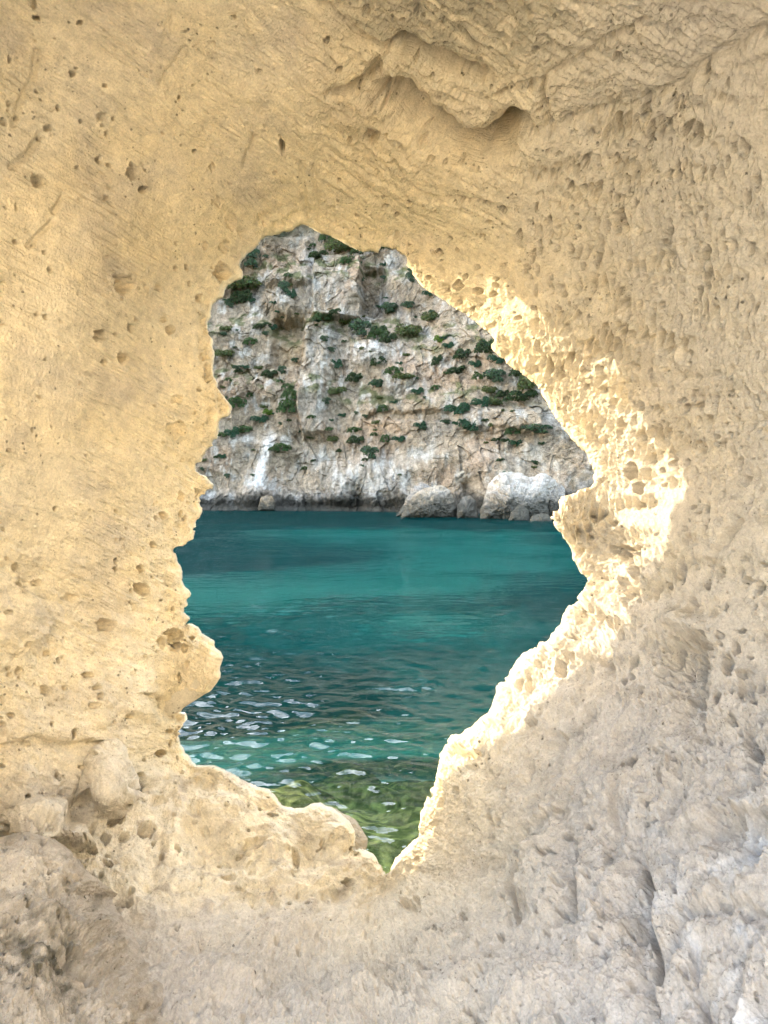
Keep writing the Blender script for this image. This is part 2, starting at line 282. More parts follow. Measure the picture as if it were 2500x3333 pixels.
# grooves: polyline, width px, depth m (step>0 also lowers the side to the right of travel)
GROOVES = [([(1285,340),(1340,400),(1400,455),(1480,492),(1560,508),(1620,490),(1650,460)],26,.075),
 ([(1300,350),(1390,450),(1480,500),(1580,512)],46,.03),
 ([(1300,165),(1345,150),(1400,190),(1470,235)],13,.05),([(1470,235),(1560,262)],10,.025),
 ([(990,0),(1040,30),(1120,90),(1180,140),(1230,165),(1300,160)],14,.022),([(1080,300),(1150,285),(1190,262),(1230,200)],16,.035),
 ([(2480,90),(2330,190),(2200,290),(2040,370),(1900,395),(1790,430),(1690,455)],16,.008),([(1768,250),(1775,330),(1790,430)],9,.018),([(1975,340),(1970,400),(1962,470)],8,.012),
 ([(1430,30),(1520,110),(1610,185)],8,.014),([(1230,40),(1330,130)],6,.008),([(1640,300),(1760,250),(1890,190),(2000,120),(2100,60)],12,.012),
 ([(1290,520),(1350,600),(1420,640),(1560,650)],12,.02),([(1120,560),(1230,640),(1330,720)],9,.012),([(1020,540),(1030,640),(1020,720)],7,.01),([(985,520),(990,700)],9,.01),
 ([(118,160),(110,240),(70,330),(50,400)],10,.012),([(135,440),(90,500),(40,540)],12,.016),([(600,150),(520,260)],10,.008),([(826,450),(800,540)],8,.012),([(560,30),(540,110)],8,.008),
 ([(200,640),(170,690)],8,.012),([(165,720),(95,800)],9,.012),([(1060,20),(1140,90)],10,.014),
 ([(1665,2800),(1640,2860),(1660,2940)],10,.016),([(1870,2740),(1880,2800),(1868,2960)],9,.02),([(2080,2790),(2110,2860),(2120,2940),(2060,3020)],11,.02),([(2020,2560),(2000,2650),(1990,2720)],10,.01),
 ([(2100,3000),(2130,3060),(2120,3170)],12,.03),([(2220,3150),(2260,3230),(2290,3333)],12,.02),([(2280,1240),(2350,1780),(2300,1880)],6,.0),([(2420,1700),(2340,1800),(2300,1900)],10,.016),
 ([(1600,2440),(1680,2470),(1760,2450)],14,.006),([(1848,1790),(1930,1850),(1990,1930),(2035,2020)],10,.012),([(1235,3130),(1250,3160),(1290,3170)],6,.014),([(1590,3040),(1560,3100),(1500,3140)],8,.008)]
# scarps: polyline, narrow width, wide width, depth, which side is hollow (v: left/right, h: up/down)
STEPS = [([(1668,2785),(1640,2850),(1668,2960)],7,45,.022,'+v'),([(1862,2735),(1885,2800),(1878,2960)],7,45,.02,'-v'),([(2085,2780),(2122,2870),(2122,2950)],7,50,.022,'-v'),([(2110,2990),(2145,3090),(2125,3180)],8,70,.03,'-v'),
 ([(2290,2110),(2310,2180),(2295,2260)],7,110,.05,'-v'),([(1965,2110),(1985,2180),(1960,2270),(1900,2350)],8,70,.025,'-v'),([(1808,2370),(1825,2420),(1815,2480)],6,40,.03,'-v'),([(2240,3130),(2270,3220),(2290,3333)],8,50,.02,'+v'),
 ([(2300,2700),(2400,2640),(2480,2650)],8,60,.022,'+h'),([(2260,2960),(2350,2930),(2470,2960)],8,50,.022,'+h'),([(1620,2780),(1700,2700),(1800,2630)],8,60,.015,'+h'),([(2000,2640),(2010,2700),(1985,2780)],8,50,.02,'+v'),
 ([(1285,340),(1340,400),(1400,455),(1480,503),(1570,522),(1620,500),(1665,450)],5,62,.11,'-h'),([(1310,160),(1400,185),(1480,235),(1560,265)],5,45,.035,'-h'),([(1790,430),(1900,395),(2040,370),(2200,290),(2330,190),(2480,95)],6,40,.009,'-h'),([(1150,130),(1240,165),(1310,150)],6,40,.02,'-h'),
 ([(1230,1130),(1240,1131)],6,8,.0,'-h'),([(0,2430),(120,2395),(200,2420),(300,2410)],6,50,.02,'+h'),([(60,1900),(150,1960),(160,2060)],6,50,.018,'+v'),([(500,2260),(560,2285),(590,2290)],6,50,.02,'+h')]
def seg_dist(x, y, poly):
    best = np.full(x.shape, 1e9, np.float32)
    for (ax, ay), (bx, by) in zip(poly[:-1], poly[1:]):
        dx, dy = bx - ax, by - ay
        t = np.clip(((x - ax) * dx + (y - ay) * dy) / (dx * dx + dy * dy), 0, 1)
        best = np.minimum(best, np.hypot(x - ax - t * dx, y - ay - t * dy))
    return best
def apply_pits(h, px, py, D, pits, wob):
    """carve pits into height field h (metres); wob = small domain warp"""
    CS = 64.0; x0, y0 = px.min(), py.min(); nx = int((px.max() - x0) / CS) + 1; ny = int((py.max() - y0) / CS) + 1
    cid = ((py - y0) / CS).astype(np.int32) * nx + ((px - x0) / CS).astype(np.int32)
    order = np.argsort(cid, kind='stable'); starts = np.searchsorted(cid[order], np.arange(nx * ny + 1))
    for (cx, cy, rx, ry, k) in pits:
        R = max(rx, ry) * 1.8
        i0, i1 = max(0, int((cx - R - x0) / CS)), min(nx - 1, int((cx + R - x0) / CS))
        j0, j1 = max(0, int((cy - R - y0) / CS)), min(ny - 1, int((cy + R - y0) / CS))
        if i1 < i0 or j1 < j0: continue
        m = np.concatenate([order[starts[j * nx + i0]:starts[j * nx + i1 + 1]] for j in range(j0, j1 + 1)])
        m = m[(np.abs(px[m] - cx) < R) & (np.abs(py[m] - cy) < R)]
        if not len(m): continue
        dx = px[m] - cx + wob[0][m] * rx * .5; dy = py[m] - cy + wob[1][m] * ry * .5
        q2 = (dx / rx) ** 2 + ((dy + .25 * ry) / ry) ** 2 * np.where(dy < -.25 * ry, 1.3, .7)
        r = math.sqrt(rx * ry) * D[m] / FS
        big = min(1.0, max(0.0, (max(rx, ry) - 30) / 40))
        bowl = np.clip(1 - q2, 0, 1) ** (.42 + .7 * big)
        lip = np.exp(-((np.sqrt(q2) - 1.1) / .22) ** 2) * .1
        h[m] += r * k * ((-3.0 + 2.0 * big - (1.6 if max(rx, ry) < 13 else 0)) * bowl + lip)
    return h
def random_pits(n, box, r0, r1, k0, k1, seed, ok=None):
    g = np.random.default_rng(seed); out = []
    while len(out) < n:
        x = g.uniform(box[0], box[2]); y = g.uniform(box[1], box[3])
        if ok is not None and not ok(x, y): continue
        r = r0 * (r1 / r0) ** (g.random() ** 2.2)
        out.append((x, y, r * g.uniform(.8, 1.3), r * g.uniform(.7, 1.2), g.uniform(k0, k1)))
    return out

# ------------------------------------------------------------------ colours (albedo, linear)
SAND = np.array([.76, .675, .525]); SANDY = np.array([.80, .68, .465]); GREY = np.array([.53, .48, .415]); PALE = np.array([.72, .67, .58])
LILAC = np.array([.53, .495, .47]); DARK = np.array([.20, .165, .115]); BLUISH = np.array([.62, .635, .67])

def build_arch(mat):
    NT = 3600
    outline = RIM_A + RIM_HID + RIM_B
    # anticlockwise from apex over the left side; resample evenly
    S0 = resample(outline, NT)
    th = np.arange(NT)
    # fine raggedness of the lip itself
    rough = fbm(th * .21, th * 0 + 3.3, 3, 11) * 2.2
    tang = np.roll(S0, -1, 0) - np.roll(S0, 1, 0); tang /= np.linalg.norm(tang, axis=1, keepdims=True)
    nrm = np.c_[tang[:, 1], -tang[:, 0]]
    S0 = S0 + nrm * rough[:, None]
    S1, S2, S3 = gsmooth(S0, 12), gsmooth(S0, 45), gsmooth(S0, 130)
    c = np.array([1230., 1720.])
    a = np.unwrap(np.arctan2(S3[:, 1] - c[1], S3[:, 0] - c[0]))
    sgn = np.sign(a[-1] - a[0])
    a = sgn * np.maximum.accumulate(sgn * a)
    a = gsmooth(np.c_[a - sgn * th / NT * 2 * np.pi, a * 0], 25)[:, 0] + sgn * th / NT * 2 * np.pi
    ca, sa = np.cos(a), np.sin(a)
    X0, X1, Y0, Y1 = -140 - c[0], 2640 - c[0], -140 - c[1], 3480 - c[1]
    k = np.minimum(np.where(ca > 0, X1, X0) / np.where(np.abs(ca) < 1e-6, 1e-6, ca), np.where(sa > 0, Y1, Y0) / np.where(np.abs(sa) < 1e-6, 1e-6, sa))
    O = c + np.c_[ca, sa] * k[:, None]
    # inner rings: lip -> just beyond the frame
    NRI = 600
    t = np.linspace(0, 1, NRI); t = (t * .55 + .45 * t ** 2.0)
    T = t[:, None, None]
    w1, w2, w3 = np.clip(T / .03, 0, 1), np.clip(T / .12, 0, 1), np.clip(T / .4, 0, 1)
    B = S0 * (1 - w1) + S1 * w1; B = B * (1 - w2) + S2 * w2; B = B * (1 - w3) + S3 * w3
    Pp = B * (1 - T) + O * T
    # outward rings beyond the frame
    NRO = 36
    e = 1 + (np.linspace(0, 1, NRO + 1)[1:]) ** 1.3 * .55
    Po = c + (O - c)[None] * e[:, None, None]
    P = np.concatenate([Pp, Po], 0)
    px, py = P[..., 0].ravel(), P[..., 1].ravel()
    led = [(560,2494),(621,2485),(693,2492),(741,2516),(789,2549),(874,2575),(931,2626),(986,2638),(1063,2622),(1139,2658),(1198,2732),(1230,2804),(1262,2851)]
    ledd = [2.0,1.99,1.98,1.96,1.94,1.92,1.9,1.9,1.9,1.9,1.9,1.88,1.86]
    rp = RIM_B[-12:] + RIM_A + led
    rd_keys = np.array(RIM_DEPTH)
    def rimd(p):
        w = 1 / (((rd_keys[:, 0] - p[0]) ** 2 + (rd_keys[:, 1] - p[1]) ** 2) + 400.0) ; w = w ** 1.5
        return float((w * rd_keys[:, 2]).sum() / w.sum())
    rdep = [rimd(p) for p in rp[:-len(led)]] + ledd
    lit = lit_depth(LITEDGE, rp, rdep)
    ctrl = [tuple(r) for r in RIM_DEPTH] + lit[::2] + [
     (600,1060,2.12),(560,1530,2.06),(460,1800,2.0),(500,2300,1.98),(0,0,1.55),(0,800,1.6),(0,1600,1.64),(0,2400,1.66),(300,400,1.72),(400,1000,1.86),(300,1500,1.84),(300,2200,1.85),(600,300,1.8),(700,600,2.0),(850,660,2.13),
     (-700,0,1.1),(-700,1600,1.15),(-700,3000,1.0),(0,2800,1.62),(300,2650,1.74),(500,2650,1.86),(400,2760,1.72),(620,2790,1.755),(500,2900,1.63),(900,2850,1.77),(700,2640,1.88),(800,2960,1.665),(350,2540,1.80),(150,2640,1.66),(500,2550,1.94),(1100,2830,1.82),
     (250,3050,1.5),(700,3030,1.56),(1000,2990,1.68),(600,3333,1.22),(0,3333,1.15),(1250,3333,1.2),(1250,3120,1.45),(1250,3800,.85),(600,3800,.88),(-300,3600,.95),
     (1430,3000,1.52),(1650,2800,1.52),(1560,2640,1.66),(1720,2520,1.6),(1850,2370,1.58),(2300,2200,1.42),(2500,2200,1.33),(2500,2700,1.12),(2100,2700,1.32),(1900,3100,1.14),(2500,3333,.86),(2500,3000,1.0),(1800,3333,1.05),
     (2500,1600,1.40),(2500,1000,1.38),(2500,400,1.26),(2500,0,1.12),(2050,600,1.58),(2180,1000,1.56),(1850,700,1.76),(1650,880,1.98),(1720,1090,2.0),
     (1250,0,1.45),(1600,0,1.36),(2000,0,1.22),(1250,250,1.62),(1000,0,1.52),(1000,300,1.76),(1300,400,1.75),(1600,440,1.66),(1500,600,1.82),(1200,600,2.02),(1000,620,2.12),
     (1250,-700,.95),(2500,-700,.85),(0,-700,1.15),(3300,1600,.85),(3300,3000,.72),(3300,0,.8),(-700,3900,.75),(3300,3900,.6),(2100,-700,.85)]
    ctrl = np.array(ctrl)
    tps = TPS(ctrl[:, :2], ctrl[:, 2], 2e-4)
    D = np.clip(tps(px, py), .45, 2.5)
    global ARCH_DEPTH; ARCH_DEPTH = tps
    NR = NRI + NRO
    dist = np.linalg.norm(P - P[:1], axis=-1).ravel()
    # rounding of the lip
    side = sm(1150, 1700, px) * sm(1000, 1250, py)          # right lip is blunter than the left
    wl = 11 + 37 * side
    q = np.clip(1 - dist / wl, 0, 1)
    D = D + (.010 + .048 * side) * (1 - np.sqrt(np.clip(1 - q * q, 0, 1)))
    V = unproject(px, py, D).reshape(NR, NT, 3)
    nm = gridnormals(V)
    if nm[20, 300, 1] > 0: nm = -nm
    nm[:2] = nm[2]
    # ---------------- relief (metres, + towards the viewer side)
    fl = V.reshape(-1, 3)
    mu_ = FS / 1.7 * (fl[:, 0] - fl[:, 1]); mv_ = FS / 1.7 * (-fl[:, 2] - .5 * fl[:, 1])
    ux = mu_ + 14 * fbm(mu_ / 90, mv_ / 90, 2, 23); uy = mv_ + 14 * fbm(mu_ / 90 + 9, mv_ / 90, 2, 24)
    h = np.zeros(px.size, np.float32)
    W = [fbm(px / 22, py / 22, 2, 5), fbm(px / 22 + 50, py / 22, 2, 6)]
    wx = px + 14 * fbm(px / 90, py / 90, 2, 21); wy = py + 14 * fbm(px / 90 + 9, py / 90, 2, 22)
    wR = sm(1560, 1820, px + .12 * (py - 900)) * (1 - sm(2050, 2450, py - .25 * (px - 2000))) * sm(300, 520, py + .35 * (px - 1700))
    wRb = sm(1250, 1700, px) * sm(2000, 2500, py)
    wBot = sm(2700, 2980, py) * (1 - wRb)
    wTop = (1 - sm(420, 900, py)) * sm(850, 1200, px) * (1 - wR)
    wL = np.clip(1 - wR - wRb - wBot - wTop, 0, 1)
    rimR = side * (1 - sm(0, 330, dist))
    # broad forms
    h += .028 * fbm(px / 420, py / 420, 3, 31) * (1 - rimR * .8) * (1 - .6 * np.exp(-(dist / 250) ** 2))
    h += .008 * fbm(wx / 120, wy / 120, 3, 32)
    # bedding on the left wall: runs down to the right
    al = px * .87 + py * .49; ac = -px * .49 + py * .87
    bed = fbm(al / 320, ac / 13, 3, 41); bed2 = fbm(al / 160, ac / 5.5, 2, 42)
    h += wL * (.0040 * bed + .0020 * bed2) * (.4 + .9 * sm(-.2, .4, fbm(px / 260, py / 260, 2, 43)))
    h += wL * sm(1500, 2100, py) * .016 * fbm(wx / 60, wy / 60, 3, 44)
    # steps of bedding near the crown (down to the right), and curved strata
    b3 = fbm(al / 300, ac / 34, 2, 45); h += (wTop * .020 + wL * .003 * sm(600, 1000, px)) * np.abs(b3)
    h += wTop * (.009 * fbm(wx / 34, wy / 34, 4, 46) + .010 * fbm(wx / 110, wy / 80, 3, 47))
    # alveoles at the left lip
    lipL = (1 - side) * np.exp(-(dist / 90) ** 2)
    f1, f2, ci = worley(wx / 44, wy / 44, 51)
    h -= lipL * .016 * np.clip(.55 - f1, 0, 1) * 2 * (ci > .35)
    h += lipL * .006 * fbm(px / 16, py / 16, 3, 52)
    # flutes on the right wall: tall narrow hollows between sharp drips
    fx = px + 8 * fbm(px / 40, py / 70, 2, 61)
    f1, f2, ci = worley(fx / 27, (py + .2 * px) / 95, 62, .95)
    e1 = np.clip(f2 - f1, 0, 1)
    f1b, f2b, cb = worley(fx / 13, py / 42, 63, .95)
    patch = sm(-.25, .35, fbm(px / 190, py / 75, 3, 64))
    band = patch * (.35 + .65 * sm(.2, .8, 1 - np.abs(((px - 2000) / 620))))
    flute = -.040 * np.clip(e1 * 1.6, 0, 1) * ci - .016 * np.clip(e1, 0, .6) + .004 * ridged(fx / 18, py / 120, 2, 65)
    h += wR * band * (flute - .018 * np.clip(f2b - f1b, 0, .8) * cb)
    h += wR * (.0035 * fbm(fx / 14, py / 34, 3, 66) + .006 * fbm(fx / 50, py / 120, 3, 67))
    # honeycombed, sunlit flank of the opening
    f1, f2, ci = worley(ux / 50, uy / 54, 71, .95); f1b, f2b, cb = worley(ux / 20, uy / 22, 72)
    lower = sm(1650, 2000, py)
    comb = -.024 * np.clip(.62 - f1, 0, 1) * 1.7 * ci - .011 * np.clip(.6 - f1b, 0, 1) * 1.6 * cb
    h += rimR * (.36 + .6 * lower) * comb + rimR * (.006 * fbm(ux / 22, uy / 24, 4, 73) + .0035 * fbm(mu_ / 9, mv_ / 9, 3, 76))
    h += rimR * (1 - lower) * (-.012 * np.clip(.9 - worley(fx / 22, py / 80, 74)[0], 0, 1) + .006 * ridged(fx / 12, py / 50, 2, 75))
    # lower right: lumpy, pocked, with soft gullies
    f1, f2, ci = worley(ux / 105, uy / 120, 81, .95)
    h += wRb * (1 - rimR) * (.022 * fbm(ux / 150, uy / 170, 3, 82) - .040 * np.clip(.6 - f1, 0, 1) * sm(.4, .6, ci) + .016 * fbm(ux / 46, uy / 50, 4, 83) + .006 * fbm(mu_ / 13, mv_ / 13, 3, 84) - .009 * np.clip(.5 - worley(mu_ / 15, mv_ / 15, 87)[0], 0, 1) * sm(-.15, .3, fbm(mu_ / 70, mv_ / 70, 2, 88)))
    far = sm(1850, 2350, px) * sm(2300, 2650, py)
    h += far * (.022 * fbm(ux / 85, uy / 110, 3, 85) + .007 * ridged(ux / 42, uy / 60, 3, 86))
    # floor
    h += wBot * (.022 * fbm(wx / 120, wy / 60, 3, 91) + .013 * fbm(wx / 34, wy / 22, 4, 92) + .004 * fbm(px / 12, py / 9, 3, 93))
    # everywhere: small grain
    g0 = fbm(px / 9, py / 9, 3, 95); h += .0026 * g0 + .0020 * fbm(px / 4.6, py / 4.6, 2, 96)
    rimfade = sm(0, 26, dist)
    for poly, w, dep in GROOVES:
        if dep <= 0: continue
        pa = np.array(poly); mm = np.nonzero((px > pa[:, 0].min() - 4 * w) & (px < pa[:, 0].max() + 4 * w) & (py > pa[:, 1].min() - 4 * w) & (py < pa[:, 1].max() + 4 * w))[0]
        ds = seg_dist(wx[mm] * .5 + px[mm] * .5, wy[mm] * .5 + py[mm] * .5, poly)
        h[mm] -= dep * np.exp(-(ds / w) ** 2)
    # the ledge at lower left: lumps, hollows and a separate colour
    wLed = sm(2440, 2560, py) * (1 - sm(2960, 3060, py + .10 * (px - 700))) * (1 - sm(1120, 1240, px - .3 * (2850 - py)))
    hl, cl_ = det_ledge(px, py, D, dist + 60, np.zeros(px.size, np.float32))
    h = h * (1 - wLed) + hl * wLed
    for poly, wn, wwd, dep, sgn_ in STEPS:
        pa = np.array(poly); mm = np.nonzero((px > pa[:, 0].min() - 3 * wwd) & (px < pa[:, 0].max() + 3 * wwd) & (py > pa[:, 1].min() - 3 * wwd) & (py < pa[:, 1].max() + 3 * wwd))[0]
        X_, Y_ = wx[mm] * .6 + px[mm] * .4, wy[mm] * .6 + py[mm] * .4
        ds = seg_dist(X_, Y_, poly); xl = np.interp(Y_, pa[:, 1], pa[:, 0]) if sgn_[1] == 'v' else np.interp(X_, pa[:, 0], pa[:, 1])
        sd_ = (X_ - xl if sgn_[1] == 'v' else Y_ - xl) * (1 if sgn_[0] == '+' else -1)
        h[mm] -= dep * np.exp(-(ds / np.where(sd_ > 0, wwd, wn)) ** 2)
    for cx, cy, rx, ry, ht, rot in BULGES:
        h += ht * gauss(px, py, cx, cy, rx, ry, rot)
    rp_ = random_pits(170, (-60, -60, 1000, 1700), 2.6, 10, .7, 1.2, 3) + random_pits(150, (-60, 1600, 640, 2600), 3, 15, .5, 1.1, 4) \
        + random_pits(230, (1050, -60, 1900, 700), 2.8, 11, .8, 1.4, 5) + random_pits(90, (1300, 600, 1900, 1100), 3, 13, .6, 1.1, 6) \
        + random_pits(200, (2050, 1300, 2560, 2500), 4, 20, .6, 1.2, 8) + random_pits(380, (1300, 2400, 2560, 3400), 3.5, 20, .5, 1.2, 9) + [(a_, b_, c_ * .8, d_ * 1.9, e_) for a_, b_, c_, d_, e_ in random_pits(300, (1720, 420, 2560, 1560), 4, 15, .6, 1.1, 13)] \
        + random_pits(60, (500, 2980, 1500, 3400), 3, 10, .4, .9, 10) + random_pits(160, (1850, 300, 2560, 1400), 3, 10, .5, 1.0, 12)
    apply_pits(h, px, py, D, PITS + rp_, W)
    h *= np.where(dist < 26, .35 + .65 * rimfade, 1)
    hh = h.reshape(NR, NT); hh[-14:] *= np.linspace(1, 0, 14)[:, None]
    Vd = V + nm * hh[..., None]
    # ---------------- outside of the rock: from the lip outwards, a rough sea cliff face
    NRE = 46
    lip = Vd[0]
    cen = np.array([0, 0, -.05])
    dirv = lip[:, [0, 2]] - np.array([0.0, -.1])
    ang = np.arctan2(dirv[:, 1], dirv[:, 0])
    ang = np.arctan2(gsmooth(np.c_[np.sin(ang), np.cos(ang)], 40)[:, 0], gsmooth(np.c_[np.sin(ang), np.cos(ang)], 40)[:, 1])
    cb_, sb_ = np.cos(ang), np.sin(ang)
    kk = np.minimum(np.where(cb_ > 0, 7.0, -9.0) / np.where(np.abs(cb_) < 1e-6, 1e-6, cb_), np.where(sb_ > 0, 3.0, -3.2) / np.where(np.abs(sb_) < 1e-6, 1e-6, sb_))
    OE = np.c_[cb_, sb_] * kk[:, None]
    ex = np.linspace(0, 1, NRE + 1)[1:] ** 2.4
    ext = np.zeros((NRE, NT, 3))
    lips = np.c_[gsmooth(lip[:, :2], 30), gsmooth(lip[:, 2:], 30)]
    for i, u in enumerate(ex):
        wS = min(1, u / .02)
        bx = lip * (1 - wS) + lips * wS
        X = bx[:, 0] * (1 - u) + OE[:, 0] * u; Z = bx[:, 2] * (1 - u) + OE[:, 1] * u
        d = np.hypot(X - bx[:, 0], Z - bx[:, 2])
        Y = bx[:, 1] + .012 - .10 * np.minimum(d, 1.2) + .05 * np.minimum(d, 1) * fbm(X * 2.2, Z * 2.2, 3, 101) + .14 * np.minimum(d, 1) * fbm(X * .6, Z * .6, 3, 102)
        # the foot of the rock steps out under water
        Y = Y + .5 * sm(-1.2, -3.0, Z) * 1.0
        ext[i] = np.c_[X, Y, Z]
    # beyond the frame the cave mouth carries on to the edges of the rock mass
    NRC = 90; A_ = np.c_[gsmooth(Vd[-1][:, :2], 12), gsmooth(Vd[-1][:, 2:], 12)]; E_ = ext[-1]; con = np.zeros((NRC, NT, 3))
    for i, u in enumerate(np.linspace(0, 1, NRC + 2)[1:-1] ** 1.7):
        k = min(1, u / .03); Q_ = (Vd[-1] * (1 - k) + A_ * k) * (1 - u) + E_ * u; f_ = min(1, u / .05) * min(1, (1 - u) / .05)
        Q_[:, 1] += f_ * (.10 * fbm(Q_[:, 0] * 3, Q_[:, 2] * 3, 4, 121) + .28 * fbm(Q_[:, 0] * .8, Q_[:, 2] * .8, 3, 122))
        con[i] = Q_
    allV = np.concatenate([ext[::-1], Vd, con], 0)
    # ---------------- albedo
    n_a = fbm(px / 230, py / 230, 4, 111); n_b = fbm(px / 60, py / 60, 4, 112); n_c = fbm(px / 420 + 7, py / 300, 3, 113)
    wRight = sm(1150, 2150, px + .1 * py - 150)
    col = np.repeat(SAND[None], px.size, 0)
    col = mixc(col, GREY, wRight * .85)  # right side painted greyer and darker, its shade put into the colour
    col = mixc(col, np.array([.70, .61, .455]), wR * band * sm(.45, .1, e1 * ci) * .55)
    col = mixc(col, np.array([.41, .365, .31]), wR * band * sm(.12, .5, e1 * ci) * .6)  # wear on flute ridges; shade in their hollows painted into the colour
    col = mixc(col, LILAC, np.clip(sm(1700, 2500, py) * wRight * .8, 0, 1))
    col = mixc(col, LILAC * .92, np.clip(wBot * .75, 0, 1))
    # bounce from the sunlit wall painted yellower at the left lip; random greyer patches
    col = mixc(col, SANDY, (1 - wRight) * np.exp(-(dist / 420) ** 2) * np.clip(.72 + .35 * n_a, 0, 1))
    col = mixc(col, SANDY, (1 - wRight) * np.clip(.30 + .9 * n_c, 0, .6) * (1 - wBot))
    col = mixc(col, np.array([.56, .50, .435]), (1 - wRight) * np.clip(n_a * 1.1 + .1 * bed, 0, .6))
    col = mixc(col, np.array([.62, .50, .31]), wTop * (1 - wRight) * .5)
    # weathered dark staining under the crown and bottom left
    st = 1.2 * gauss(px, py, 1470, -10, 330, 200, .15) * sm(-.6, .3, fbm(al / 200, ac / 22, 3, 114) + .5 * n_b) + .55 * gauss(px, py, 1700, 60, 180, 120) * sm(-.3, .4, n_b)
    st = st + .35 * gauss(px, py, 1240, 60, 150, 90, .5)
    col = mixc(col, np.array([.34, .30, .22]), np.clip(st * 1.1, 0, .8))
    col = mixc(col, BLUISH, np.clip(far * sm(0, .5, n_a + .3 * n_b) * .75, 0, .8))
    col = col * (1 - wLed[:, None]) + cl_ * wLed[:, None]
    gy = sm(.05, .45, fbm(px / 130 + 20, py / 110, 4, 115)) * (wRb * .55 + wBot * .6)
    col = mixc(col, np.array([.33, .285, .225]), gy * .6)
    col = col * (1 + .09 * np.clip(n_b, -1, 1))[:, None]
    # outer face: even, slightly darker sand
    colE = np.repeat((SAND * .82)[None], NRE * NT, 0)
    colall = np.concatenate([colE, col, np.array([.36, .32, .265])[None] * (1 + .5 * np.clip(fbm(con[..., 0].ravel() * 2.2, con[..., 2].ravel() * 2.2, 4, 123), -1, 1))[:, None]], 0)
    F = gridfaces(NRE + NR + NRC, NT, True, True)[:, ::-1]
    bedw = np.r_[np.zeros(NRE * NT), np.clip(wL * 1.1 + .8 * wTop, 0, 1) * (.25 + .75 * sm(-.25, .3, fbm(px / 230, py / 230, 3, 43))) * sm(8, 40, dist), np.zeros(NRC * NT)]
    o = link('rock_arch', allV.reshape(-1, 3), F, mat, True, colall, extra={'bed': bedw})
    tag(o, 'huge pale sandstone rock wall pierced by the keyhole-shaped opening onto the sea', 'rock arch')
    return o

# ------------------------------------------------------------------ free-standing rocks in front of / below the opening
def relief_rock(name, outline, center, depth_pts, mat, NT, NRI, bulge=40, lipdepth=.10, thick=.35, shapes=(), detail=None, merge=None, rough=1.5, seed=0):
    """a closed lump of rock whose outline is traced and whose front has its own depth, relief and thickness"""
    S0 = resample(outline, NT); th = np.arange(NT)
    tang = np.roll(S0, -1, 0) - np.roll(S0, 1, 0); tang /= np.linalg.norm(tang, axis=1, keepdims=True)
    S0 = S0 + np.c_[tang[:, 1], -tang[:, 0]] * (fbm(th * .17, th * 0 + seed, 3, seed) * rough)[:, None]
    S2 = gsmooth(S0, NT / 60); c = np.array(center, float)
    t = np.linspace(0, 1, NRI) ; T = t[:, None, None]
    w = np.clip(T / .25, 0, 1)
    B = S0 * (1 - w) + S2 * w
    P = B * (1 - T) + (c + (S2 - c) * .002) * T
    px, py = P[..., 0].ravel(), P[..., 1].ravel()
    dp = np.array(depth_pts, float)
    D = np.clip(TPS(dp[:, :2], dp[:, 2], 1e-4)(px, py), .5, 200.0)
    edge = np.empty(px.size, np.float32)
    sub = resample(outline, 260); sub = np.r_[sub, sub[:1]]
    edge = seg_dist(px, py, [tuple(p) for p in sub])
    q = np.clip(1 - edge / bulge, 0, 1)
    mw = merge(px, py) if merge is not None else 0
    D = D + lipdepth * (1 - np.sqrt(np.clip(1 - q * q, 0, 1))) * (1 - mw)
    if merge is not None:
        ww = mw * (1 - sm(0, 210, edge)); D = D * (1 - ww) + (ARCH_DEPTH(px, py) + .06) * ww
    V = unproject(px, py, D).reshape(NRI, NT, 3)
    nm = gridnormals(V)
    toward = (nm * V).sum(-1)
    nm = np.where((toward > 0)[..., None], -nm, nm)
    h = np.zeros(px.size, np.float32)
    h, col = detail(px, py, D, edge, h)
    for poly, wd, dep in shapes:
        h -= dep * np.exp(-(seg_dist(px, py, poly) / wd) ** 2)
    h *= (.3 + .7 * sm(0, 20, edge))
    if merge is not None: h *= 1 - .75 * ww
    V = V + nm * h.reshape(NRI, NT, 1)
    # back: the outline swept away from the viewer and drawn in
    NB = 12; back = []
    b0 = V[0]; cen = V[0].mean(0); dm = float(np.linalg.norm(cen))
    for i in range(1, NB + 1):
        u = i / NB; k = 1 + thick / dm * math.sin(u * math.pi / 2)
        f = max(.02, math.cos(u * math.pi / 2)) ** .5
        back.append((cen + (b0 - cen) * f) * k)
    allV = np.concatenate([np.array(back)[::-1], V], 0)
    colall = np.concatenate([np.repeat(col.mean(0)[None], NB * NT, 0), col], 0)
    F = gridfaces(NB + NRI, NT, True, False)
    return link(name, allV.reshape(-1, 3), F, mat, True, colall)

